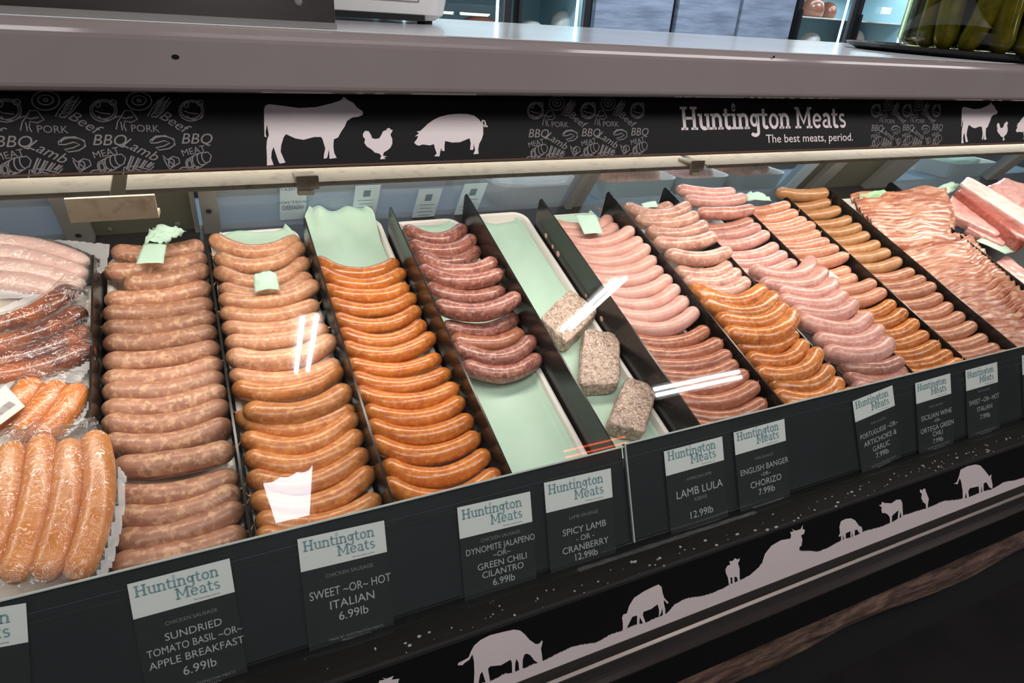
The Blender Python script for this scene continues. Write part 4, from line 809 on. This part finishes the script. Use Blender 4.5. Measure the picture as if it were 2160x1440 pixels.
pack('vacuum pack of dark smoked sausages below the white ones', [((-80, 705), (60, 672), (152, 606)), ((-80, 742), (75, 712), (178, 652)), ((-80, 772), (90, 748), (194, 694)), ((-80, 800), (100, 778), (198, 730))], 's_smoked', .0185, -.018,
     [(-120, 660), (0, 650), (90, 610), (148, 594), (170, 606), (192, 640), (200, 700), (202, 760), (170, 806), (90, 812), (-120, 830)], seed=2)
pack('vacuum pack of amber sausages with a white price label', [((128, 806), (92, 860), (30, 930)), ((170, 812), (140, 868), (88, 930)), ((80, 800), (40, 850), (-30, 915))], 's_amber', .0180, -.012,
     [(-60, 815), (60, 790), (130, 782), (190, 795), (196, 850), (170, 900), (120, 940), (-60, 950)], seed=3, label_quad=[(-30, 918), (53, 857), (12, 812), (-60, 868)])
pack('front vacuum pack of pale orange sausages in clear plastic', [((196, 912), (207, 1060), (156, 1226)), ((146, 928), (138, 1072), (90, 1228)), ((90, 920), (75, 1065), (25, 1232)), ((28, 935), (8, 1062), (-40, 1238))], 's_peachy', .0178, .008,
     [(-60, 940), (10, 918), (60, 900), (130, 905), (175, 882), (200, 888), (228, 925), (252, 985), (268, 1005), (266, 1060), (257, 1120), (238, 1195), (212, 1228), (150, 1240), (60, 1252), (-60, 1268)], seed=4)
# crate that carries the packs
b = MB(); b.box((-.50, -.02, -.093), (XD[1] - .004, .56, -.048), (T0, np.array([1., 0, 0]), TU, TN)); tag(b.build('tray', M['tray'], bevel=.006), 'shallow white tray under the vacuum packs', 'tray', 'white trays in the display case')
# ---------------------------------------------------------------- tag strips and price tags behind the glass
for (x0, x1, t1, lab) in ((XL, float(gp((1318, 960), -.010)[0]), 0.0, 'clear acrylic tag strip on the left, up to the seam'), (float(gp((1321, 960), -.010)[0]), XR, .003, 'clear acrylic tag strip on the right of the seam')):
    e = empty('tag_strip', gl(x0 if x0 > XL else .2, -.14, -.010), lab, 'tag holder', 'acrylic tag strips')
    b = MB(); b.box((x0, -.145, -.012), (x1, t1, -.0095), (G0, np.array([1., 0, 0]), GU, GN)); b.build('strip', M['acrylic'], e)
    b = MB(); b.box((x0, t1, -.0125), (x1, t1 + .0016, -.0092), (G0, np.array([1., 0, 0]), GU, GN)); b.build('rim', M['acrylic_edge'], e)
    b = MB(); b.box((x0, -.145, -.0180), (x1, t1 - .0005, -.0172), (G0, np.array([1., 0, 0]), GU, GN)); b.build('backing', M['insert'], e)
    b = MB(); b.box((x0, t1 - .022, -.0160), (x1, t1 - .0214, -.0155), (G0, np.array([1., 0, 0]), GU, GN)); b.build('fold', mat('acrylic_fold', (70, 78, 80), .3), e)
    if x0 > XL:
        b = MB(); b.box((x0 - .0008, -.145, -.0125), (x0 + .0008, t1, -.0092), (G0, np.array([1., 0, 0]), GU, GN)); b.build('rim', M['acrylic_edge'], e)
TO = -.0135
b = MB(); b.box((XL, -.034, -.045), (XR, -.030, -.016), (G0, np.array([1., 0, 0]), GU, GN)); b.build('riser_cap', M['void'], case)
def price_tag(tlp, trp, hdr, lines, label, wid=None, fade=1.0):
    a, c = gp(tlp, TO), gp(trp, TO); U = c - a; w = np.linalg.norm(U); U = U / w; V = np.cross(GN, U)
    if wid: a = c - U * wid; w = wid
    hb = gp(hdr, TO); hh = -float((hb - a) @ V)
    H = .139
    s = Sheet(a, U, V, GN); e = empty('price_tag', s.p(w / 2, -H, 0), label, 'price tag', 'price tags along the front glass')
    b = MB(); b.prism([s.p(0, 0), s.p(w, 0), s.p(w, -H), s.p(0, -H)], -GN * .0006); b.build('card', M['card_black'], e)
    b = MB(); s.poly(b, [(0, 0), (w, 0), (w, -hh), (0, -hh)], .0003); b.build('header', M['card_white'], e, fix=False)
    b = MB(); xh = w * .82 / slab_width('Huntington'); slab_word(s, b, 'Huntington', w * .05, -hh * .42, xh, .2, .0007)
    slab_word(s, b, 'Meats', w * .42, -hh * .78, xh * 1.02, .2, .0007); b.build('logo', M['logo'], e, fix=False)
    b = MB(); s.text(b, 'The best meats, period.', w * .72, -hh * .90, hh * .05, n=.0007); b.build('slogan', M['tag_small'], e, fix=False)
    b = MB(); b2 = MB()
    for body, y, cap, small in lines:
        (s.text(b2 if small else b, body, w * .54, -y * .93, cap, n=.0007, fit=w * .95))
    b.build('lettering', M['tag_text'], e, fix=False)
    s.text(b2, 'MADE BY HUNTINGTON MEATS', w * .55, -.1315, .0032, n=.0007, fit=w * .8); s.text(b2, 'PRODUCT OF U.S.A.', w * .55, -.1360, .0028, n=.0007)
    b2.build('small_print', M['tag_small'], e, fix=False)
    return e
price_tag((-120, 1300), (55, 1271), (62, 1353), [('&', .098, .011, 0), ('6.99lb', .122, .011, 0)], 'black price tag cut off at the left edge, under the vacuum packs', .105)
price_tag((268, 1232), (484, 1177), (283, 1306), [('CHICKEN SAUSAGE', .058, .0042, 1), ('SUNDRIED', .074, .0085, 0), ('TOMATO BASIL ~OR~', .089, .0085, 0), ('APPLE BREAKFAST', .104, .0085, 0), ('6.99lb', .121, .0100, 0)], 'black price tag reading SUNDRIED TOMATO BASIL, 6.99lb')
price_tag((627, 1137), (810, 1097), (637, 1206), [('CHICKEN SAUSAGE', .056, .0046, 1), ('SWEET ~OR~ HOT', .078, .0105, 0), ('ITALIAN', .096, .0105, 0), ('6.99lb', .113, .0105, 0)], 'black price tag reading SWEET OR HOT ITALIAN, priced 6.99lb')
price_tag((964, 1070), (1118, 1036), (972, 1136), [('CHICKEN SAUSAGE', .055, .0046, 1), ('DYNOMITE JALAPENO', .068, .0085, 0), ('~OR~', .080, .007, 0), ('GREEN CHILI', .093, .0088, 0), ('CILANTRO', .106, .0088, 0), ('6.99lb', .120, .0095, 0)], 'black price tag reading DYNOMITE JALAPENO and GREEN CHILI CILANTRO')
price_tag((1147, 1018), (1288, 987), (1155, 1081), [('LAMB SAUSAGE', .062, .0048, 1), ('SPICY LAMB', .083, .0095, 0), ('- OR -', .097, .008, 0), ('CRANBERRY', .111, .0095, 0), ('12.99lb', .125, .0095, 0)], 'black price tag reading SPICY LAMB OR CRANBERRY')
price_tag((1400, 952), (1523, 920), (1408, 1003), [('AMERICAN LAMB', .056, .0044, 1), ('LAMB LULA', .078, .0125, 0), ('KEBAB', .093, .0060, 1), ('12.99lb', .118, .0115, 0)], 'black price tag reading LAMB LULA KEBAB')
price_tag((1547, 912), (1654, 883), (1550, 960), [('PORK SAUSAGE', .056, .0040, 1), ('ENGLISH BANGER', .074, .0095, 0), ('~OR~', .087, .006, 0), ('CHORIZO', .101, .0105, 0), ('7.99lb', .117, .0105, 0)], 'black price tag reading ENGLISH BANGER OR CHORIZO')
price_tag((1798, 846), (1882, 812), (1805, 890), [('PORK SAUSAGE', .057, .0040, 1), ('PORTUGUESE ~OR~', .075, .0088, 0), ('ARTICHOKE &', .092, .0095, 0), ('GARLIC', .108, .0095, 0), ('7.99lb', .123, .0100, 0)], 'crooked black price tag reading PORTUGUESE OR ARTICHOKE AND GARLIC')
price_tag((1930, 808), (2004, 787), (1936, 851), [('PORK SAUSAGE', .057, .0040, 1), ('SICILIAN WINE', .076, .0095, 0), ('~OR~', .088, .006, 0), ('ORTEGA GREEN', .102, .0095, 0), ('CHILI', .115, .0090, 0), ('7.99lb', .130, .0088, 0)], 'black price tag reading SICILIAN WINE OR ORTEGA GREEN CHILI')
price_tag((2036, 781), (2103, 763), (2041, 824), [('PORK SAUSAGE', .053, .0040, 1), ('SWEET ~OR~ HOT', .073, .0095, 0), ('ITALIAN', .091, .0095, 0), ('7.99lb', .109, .0095, 0)], 'black price tag reading SWEET OR HOT ITALIAN, priced 7.99lb')
price_tag((2155, 750), (2215, 733), (2160, 790), [('PORK SAUSAGE', .053, .0040, 1)], 'black price tag mostly cut off at the right edge of the frame')

# ---------------------------------------------------------------- notes on the rear panes, trays behind them
M['note'] = mat('note_paper', (184, 202, 210), .6); M['note_ink'] = mat('note_ink', (100, 120, 134), .6)
def note(px, label, first=False):
    x0, y0, x1, y1 = px; a, c, d = bp((x0, y0), .003), bp((x1, y0), .003), bp((x0, y1), .003)
    w = c[0] - a[0]; t1 = float((a - B0) @ BU); t0 = float((d - B0) @ BU); s = Sheet(bl(a[0], t1, .003), np.array([1., 0, 0]), BU, BN); h = t1 - t0
    e = empty('paper_note', s.p(w / 2, -h, 0), label, 'paper note', 'paper notes on the rear panes')
    b = MB(); b.prism([s.p(0, 0), s.p(w, 0), s.p(w, -h), s.p(0, -h)], BN * .0004); b.build('sheet', M['note'], e)
    b = MB()
    if first:
        s.text(b, 'BEST MEATS', w * .5, -h * .28, h * .06, n=.0008, mirror=True); s.text(b, 'SWEET HOT', w * .5, -h * .58, h * .06, n=.0008, mirror=True); s.text(b, 'HABANERO', w * .5, -h * .70, h * .11, bold=.01, n=.0008, width=w * .85, mirror=True)
    else:
        s.poly(b, [(w * .36, -h * .12), (w * .64, -h * .12), (w * .64, -h * .28), (w * .36, -h * .28)], .0008)
        for k in range(4): s.stroke(b, [(w * (.18 + .05 * (k % 2)), -h * (.38 + .09 * k)), (w * (.82 - .06 * (k % 2)), -h * (.38 + .09 * k))], h * .012, .0008)
    b.build('print', M['note_ink'], e, fix=False)
note((590, 372, 648, 464), 'pale blue paper note with mirrored lettering HABANERO on the rear pane', True)
note((750, 392, 803, 470), 'pale blue paper note above the left end of the lamb tray')
note((884, 400, 933, 480), 'pale blue paper note between the second and third dividers')
note((980, 388, 1028, 470), 'pale blue paper note behind the tallest divider tip')
setting_shelf = MB(); setting_shelf.box((-.8, 1.62, -.56), (3.6, 2.05, -.54)); sh_ = empty('rear_prep_shelf', (1.4, 1.85, -1.38), 'blue-grey shelf behind the rear panes', 'shelf')
setting_shelf.build('shelf_board', mat('blue_grey_board', (100, 122, 138), .5), sh_)
b = MB(); b.box((-.8, 2.05, -1.38), (3.6, 2.08, -.42)); b.build('back_board', mat('blue_board', (112, 124, 134), .6), sh_)
b = MB(); b.box((-.8, 1.62, -1.38), (-.77, 2.05, -.56)); b.build('side_panel', M['steel'], sh_)
b = MB(); b.box((3.57, 1.62, -1.38), (3.6, 2.05, -.56)); b.build('side_panel', M['steel'], sh_)
def rear_tray(px, w, m, label, heap):
    p = on_y(px, 1.80); x = p[0]; z = -.54; d = .11
    e = empty('meat_tray', (x, 1.80, z), label, 'meat tray', 'trays of meat behind the rear panes')
    def rr(k, h, r=.05):
        q = []
        for cx, cy, a in ((x + w / 2 - r, 1.8 + d - r, 0), (x - w / 2 + r, 1.8 + d - r, 90), (x - w / 2 + r, 1.8 - d + r, 180), (x + w / 2 - r, 1.8 - d + r, 270)):
            for i in range(5): t = math.radians(a + 22.5 * i); q.append(np.array([cx + (r - k) * math.cos(t), cy + (r - k) * math.sin(t), z + h]))
        return q
    b = MB(); b.loft([rr(.02, 0), rr(.002, .06), rr(0, .066), rr(.006, .064), rr(.024, .012)]); b.build('tray_body', M['tray'], e)
    b = MB(); b.loft([[np.array([x + math.cos(6.283 * j / 16) * (w / 2 - .02) * f, 1.8 + math.sin(6.283 * j / 16) * (d - .02) * f, z + .05 + hh + .012 * noise.noise(Vector((j * .7, f * 3, x)))]) for j in range(16)] for f, hh in ((1, -.02), (.97, .015), (.75, heap * .8), (.4, heap), (.1, heap * 1.02))]); b.build('meat', M[m], e, smooth=True)
rear_tray((1318, 372), .30, 's_peach', 'white tray of pinkish meat directly behind the clear rear pane', .06)
rear_tray((1448, 372), .23, 'pork', 'white tray of pale meat second behind the clear rear pane', .05)
rear_tray((1562, 365), .26, 's_brown', 'white tray of brown-pink meat third behind the clear rear pane', .07)
rear_tray((1120, 380), .30, 'tray', 'white empty tray dimly seen behind the frosted rear pane', .01)
rear_tray((2000, 365), .30, 'paper', 'tray lined with green paper behind the right rear pane', .03)

# ---------------------------------------------------------------- things on the counter
CT = -.037
e = empty('scale_box', (-.3, .85, CT), 'brushed steel box on the left end of the white counter top', 'scale')
b = MB(); b.box((-.75, .765, CT + .001), (.1515, 1.0, CT + .16)); b.build('housing', M['steel_dark'], e, bevel=.002)
p = on_y((629, 4), .764); b = MB(); b.loft([[np.array([p[0] + math.cos(6.283 * j / 10) * .004 * f, y, p[2] + math.sin(6.283 * j / 10) * .004 * f]) for j in range(10)] for y, f in ((.766, 1), (.7635, 1), (.7625, .6))]); b.build('bolt', M['steel'], e)
b = MB(); b.box((-.75, .7635, CT + .001), (.1525, .766, CT + .007)); b.build('lower_edge', M['steel'], e)
e = empty('receipt_printer', (.25, 1.13, CT), 'white rounded machine beside the steel box on the counter', 'machine')
prof = []
for z, k, xr in ((.006, .008, .362), (.014, 0, .372), (.05, 0, .380), (.10, 0, .384), (.16, .004, .380), (.175, .02, .36)):
    q = []; x0, x1, y0, y1, r = .16, xr, 1.03 + k, 1.24 - k, .03
    for cx, cy, a in ((x1 - r, y1 - r, 0), (x0 + r, y1 - r, 90), (x0 + r, y0 + r, 180), (x1 - r, y0 + r, 270)):
        for i in range(5): t = math.radians(a + 22.5 * i); q.append(np.array([cx + r * math.cos(t), cy + r * math.sin(t), CT + z]))
    prof.append(q)
b = MB(); b.loft(prof); b.build('housing', mat('white_machine', (214, 212, 212), .4), e, smooth=False)
b = MB(); b.box((.17, 1.028, CT + .005), (.335, 1.04, CT + .013)); b.build('base_grille', M['void'], e)
b = MB(); b.box((.17, 1.0285, CT + .030), (.325, 1.031, CT + .0312)); b.box((.325, 1.0285, CT + .030), (.3262, 1.031, CT + .12)); b.build('panel_seam', mat('seam_grey', (120, 118, 118), .5), e)
for x in (.185, .345):
    b = MB(); b.loft([[np.array([x + .012 * math.cos(6.283 * j / 10), 1.06 + .012 * math.sin(6.283 * j / 10), CT + z]) for j in range(10)] for z in (0, .007)]); b.build('foot', M['void'], e)
def lathe(b, cx, cy, prof, n=32):
    b.loft([[np.array([cx + r * math.cos(6.283185 * j / n), cy + r * math.sin(6.283185 * j / n), z]) for j in range(n)] for r, z in prof])
JX, JY = 1.50, .935
b = MB(); lathe(b, JX - .02, JY, [(.215, CT + .002), (.232, CT + .008), (.236, CT + .014), (.230, CT + .014), (.215, CT + .008), (.02, CT + .007)], 48); tag(b.build('serving_tray', mat('black_tray', (16, 15, 15), .25), smooth=False), 'round black tray under the pickle jar', 'tray')
jar = empty('pickle_jar', (JX, JY, CT + .010), 'large glass jar of whole green pickles on a black tray', 'jar')
b = MB(); lathe(b, JX, JY, [(.10, CT + .011), (.140, CT + .013), (.150, CT + .03), (.150, CT + .26), (.12, CT + .30), (.09, CT + .31)], 48); b.build('glass', schlick_glass('jar_glass', (.80, .80, .55), .06), jar, smooth=True)
mp_ = speckle('pickle', (74, 78, 20), (128, 112, 30), 30, .35, .7, .3); b_ = mp_.node_tree.nodes['Principled BSDF']; b_.inputs['Coat Weight'].default_value = .4
b = MB(); lathe(b, JX, JY, [(.02, CT + .016), (.072, CT + .018), (.076, CT + .15), (.07, CT + .27), (.02, CT + .275)], 24); b.build('brine', mat('dark_brine', (52, 48, 14), .2), jar, smooth=True)
for k, (a, rr_, h, lean, r) in enumerate([(180, .108, .19, .02, .030), (205, .110, .17, -.03, .028), (232, .108, .20, .02, .030), (258, .110, .18, -.02, .027), (284, .108, .19, .03, .030), (310, .108, .17, -.02, .027), (335, .108, .2, .01, .029), (155, .108, .18, 0, .029)]):
    h *= 1.3; t = math.radians(a); c = np.array([JX + rr_ * math.cos(t), JY + rr_ * math.sin(t), CT + .016]); tg = np.array([-math.sin(t), math.cos(t), 0]); b = MB()
    tube(b, [c + tg * lean * .25 + np.array([0, 0, -.006]), c - tg * lean * .4 + np.array([0, 0, h / 2]), c + tg * lean * .25 + np.array([0, 0, h])], r * .78, 90 + k, 14, .9, .02)
    tag(b.build('pickle', mp_, smooth=True), f'whole green pickle in the jar, {ORD[k]} around the glass from the left edge' if k < 7 else 'whole green pickle at the far left rear of the jar', 'pickle', 'pickles in the jar')

# ---------------------------------------------------------------- refrigerators behind the counter
M['fridge_black'] = mat('fridge_black', (24, 24, 27), .4)
M['fridge_in'] = mat('fridge_liner', (156, 196, 212), .5)
M['door_steel'] = speckle('fridge_steel', (104, 115, 134), (138, 150, 170), 3, .35, .65, .3, .8, (1, 1, 9))  # paler level bands painted into the colour as blurred highlights on the doors
M['led'] = emit('fridge_led', (.7, .9, 1), 4)
FY = 4.0
def fx(px): return on_y((px, 30), FY)[0]
def glass_fridge(x0, x1, label, doors):
    e = empty('display_fridge', ((x0 + x1) / 2, FY + .35, -1.38), label, 'refrigerator', 'refrigerators along the back wall')
    b = MB(); b.box((x0, FY + .62, -1.38), (x1, FY + .66, .66)); b.build('back_panel', M['fridge_in'], e)
    for x in (x0, x1 - .03): b = MB(); b.box((x, FY + .03, -1.38), (x + .03, FY + .62, .66)); b.build('side_panel', M['fridge_in'], e)
    b = MB(); b.box((x0, FY + .0, .62), (x1, FY + .66, .75)); b.build('top_panel', M['fridge_black'], e)
    b = MB(); b.box((x0, FY + .0, -1.38), (x1, FY + .66, -1.2)); b.build('plinth', M['fridge_black'], e)
    for z in (-.9, -.55, -.19, .06): b = MB(); b.box((x0 + .03, FY + .06, z - .008), (x1 - .03, FY + .62, z)); b.build('shelf', M['tray'], e)
    area('fridge_lamp', ((x0 + x1) / 2, FY + .12, .40), (x1 - x0 - .1, .06), 6, (.78, .93, 1.0), (math.radians(-20), 0, 0))
    for a, c in doors:
        d = MB(); fw = .045
        d.box((a, FY - .03, -1.2), (a + fw, FY, .62)); d.box((c - fw, FY - .03, -1.2), (c, FY, .62)); d.box((a + fw, FY - .03, -1.2), (c - fw, FY, -1.14)); d.box((a + fw, FY - .03, .56), (c - fw, FY, .62))
        dr = d.build('door', M['fridge_black'], e)
        g = MB(); g.box((a + fw, FY - .018, -1.14), (c - fw, FY - .012, .56)); g.build('pane', M['glass'], dr)
        g = MB(); g.box((c - fw - .035, FY + .012, -1.1), (c - fw - .02, FY + .02, .55)); g.build('light_strip', M['led'], dr)
        g = MB(); g.box((a + .012, FY - .06, -.3), (a + .03, FY - .03, .1)); g.build('handle', M['fridge_black'], dr)
    return e
glass_fridge(fx(790), fx(1240), 'black glass-door refrigerator left of the steel doors', [(fx(800), fx(880)), (fx(884), fx(1074)), (fx(1082), fx(1240))])
se = empty('steel_refrigerator', (fx(1450), FY + .35, -1.38), 'three-door stainless steel refrigerator behind the counter', 'refrigerator', 'refrigerators along the back wall')
b = MB(); b.box((fx(1244), FY + .02, -1.38), (fx(1672), FY + .66, .72)); b.build('cabinet', M['fridge_black'], se)
for a, c in ((1250, 1412), (1424, 1551), (1558, 1668)):
    b = MB(); b.box((fx(a), FY - .03, -1.2), (fx(c), FY + .018, .68)); d = b.build('door', M['door_steel'], se, bevel=.004)
    b = MB(); b.box((fx(c) - .05, FY - .055, -.6), (fx(c) - .03, FY - .03, -.1)); b.build('handle', M['steel'], d)
glass_fridge(fx(1674), fx(1930), 'black glass-door refrigerator right of the steel doors', [(fx(1674), fx(1800)), (fx(1802), fx(1928))])
M['fridge_goods'] = mat('wrapped_goods', (120, 72, 54), .3, coat=.4); M['white_goods'] = mat('white_wrapped', (206, 208, 208), .35)
def parcel(px, z, w, h, m, label, y=FY + .25):
    x = on_y((px, 30), y)[0]; b = MB(); sd = px
    b.loft([[np.array([x + w / 2 * k * math.cos(6.283 * j / 18) * (1 + .25 * noise.noise(Vector((math.cos(j * .349) * 1.4, math.sin(j * .349) * 1.4 + zz * 3, sd)))), y + .09 * k * math.sin(6.283 * j / 18), z + h * zz]) for j in range(18)] for zz, k in ((0, .7), (.08, .95), (.4, 1), (.75, .85), (.95, .5), (1, .15))])
    tag(b.build('wrapped_package', M[m], smooth=True), label, 'package', 'packages in the refrigerators')
parcel(928, -.19, .15, .07, 'white_goods', 'white wrapped package on the left refrigerator shelf')
parcel(1012, -.19, .26, .11, 'fridge_goods', 'brown wrapped meat package in the left refrigerator')
parcel(1122, -.19, .17, .10, 'white_goods', 'white tub in the refrigerator next to the steel doors')
parcel(1190, -.19, .18, .17, 'white_goods', 'pale cloudy bag in the refrigerator next to the steel doors')
parcel(1712, .06, .17, .14, 'fridge_goods', 'red-brown wrapped roast on the right refrigerator upper shelf')
parcel(1742, .06, .12, .12, 'fridge_goods', 'small dark wrapped roast beside the red-brown one', FY + .35)
parcel(1722, -.19, .18, .14, 'white_goods', 'white plastic bag on the right refrigerator lower shelf')
parcel(1818, -.19, .14, .18, 'white_goods', 'pale bag behind the red can in the right refrigerator', FY + .4)
x = on_y((1812, 92), FY + .15); b = MB(); lathe(b, x[0], FY + .15, [(.028, -.19), (.033, -.183), (.033, -.09), (.026, -.078)], 20); cn = b.build('soda_can', mat('red_can', (190, 30, 36), .3), smooth=True); tag(cn, 'small red drinks can in the right refrigerator', 'can')
x = on_y((1872, 22), FY - .045); b = MB(); b.box((x[0] - .06, FY - .05, x[2] - .03), (x[0] + .04, FY - .034, x[2] + .02)); tag(b.build('paper_sign', mat('white_sign', (225, 230, 232), .5), bevel=.002), 'small white sign stuck on the right refrigerator door', 'sign')

# ---------------------------------------------------------------- ceiling fixtures, shop front lights (seen reflected in the glass)
def fixture(x, y, label):
    e = empty('ceiling_light', (x, y, 1.24), label, 'ceiling light', 'fluorescent ceiling lights')
    b = MB(); b.box((x - .12, y - .65, 1.235), (x + .12, y + .65, 1.26)); b.build('housing', mat('fixture_white', (205, 205, 205), .5), e)
    for s_ in (-.05, .05):
        b = MB(); n_ = 10; b.loft([[np.array([x + s_ + .019 * math.cos(6.283 * j / n_), yy, 1.212 + .019 * math.sin(6.283 * j / n_)]) for j in range(n_)] for yy in (y - .61, y + .61)]); b.build('lamp_tube', M['tube'], e)
for lx in (-2.2, 0.57, 3.25):
    fixture(lx, -3.7, {-2.2: 'twin tube ceiling light over the far left of the customer aisle', .57: 'twin tube ceiling light reflected over the pale-to-golden sausages', 3.25: 'twin tube ceiling light reflected over the meat loaf tray'}[lx])
for nm, (x0, x1), z in (('wall_lamp', (4.3, 5.55), .43),):
    e = empty(nm, ((x0 + x1) / 2, -4.68, z), 'twin tube lamp on the front wall', 'wall lamp')
    b = MB(); b.box((x0 - .05, -4.70, z - .09), (x1 + .05, -4.66, z + .09)); b.build('housing', mat('lamp_grey', (140, 140, 140), .5), e)
    for dz in (-.035, .035): b = MB(); b.box((x0, -4.66, z + dz - .02), (x1, -4.63, z + dz + .02)); b.build('lamp_tube', M['tube'], e)
# a bright shop window with a scalloped awning edge, and a neon line
b = MB(); w0, w1, zb, zt = .115, .545, .01, .375
pts = [(w0 + .05, zb), (w1 - .10, zb), (w1, zt + .06)] + [(w1 - (w1 - w0) * i / 12, zt + .04 * (1 - i / 12) - .022 * abs(math.sin(i / 12 * math.pi * 3))) for i in range(1, 12)] + [(w0, zt - .01)]
b.prism([np.array([x, -4.69, z]) for x, z in pts], np.array([0, .02, 0])); tag(b.build('window_1', emit('daylight_window', (.82, .9, 1.0), 11)), kind='structure')
e = empty('neon_sign', (3.4, -4.66, 0), 'thin orange neon line on the front wall', 'neon sign')
for dz in (-.035, .03): b = MB(); b.box((3.0, -4.68, dz - .008), (3.75, -4.66, dz + .008)); b.build('neon_tube', emit('neon_orange', (1, .12, .03), 8), e)
# made-up housings for the added fill lights, over the counter front and back room
for (lx, ly, sx, sy, lab) in ((-.9, -.9, 1.22, .6, 'added fill light housing over the left end of the counter front'), (.57, -.3, 1.22, .6, 'added fill light housing over the orange sausages'), (2.1, -.7, 1.22, .6, 'added fill light housing over the right part of the counter front'),
                              (3.6, -.4, 1.22, .6, 'added fill light housing over the far right end of the counter'), (.6, 2.9, 1.22, .25, 'added fill light housing behind the counter on the left'), (2.9, 2.9, 1.22, .25, 'added fill light housing before the steel refrigerator'), (5.2, 2.9, 1.22, .25, 'added fill light housing before the right refrigerator')):
    b = MB(); b.box((lx - sx / 2 - .03, ly - sy / 2 - .03, 1.215), (lx + sx / 2 + .03, ly + sy / 2 + .03, 1.26)); tag(b.build('ceiling_light', mat('fixture_white', (205, 205, 205), .5), bevel=.004), lab, 'ceiling light', 'fluorescent ceiling lights')
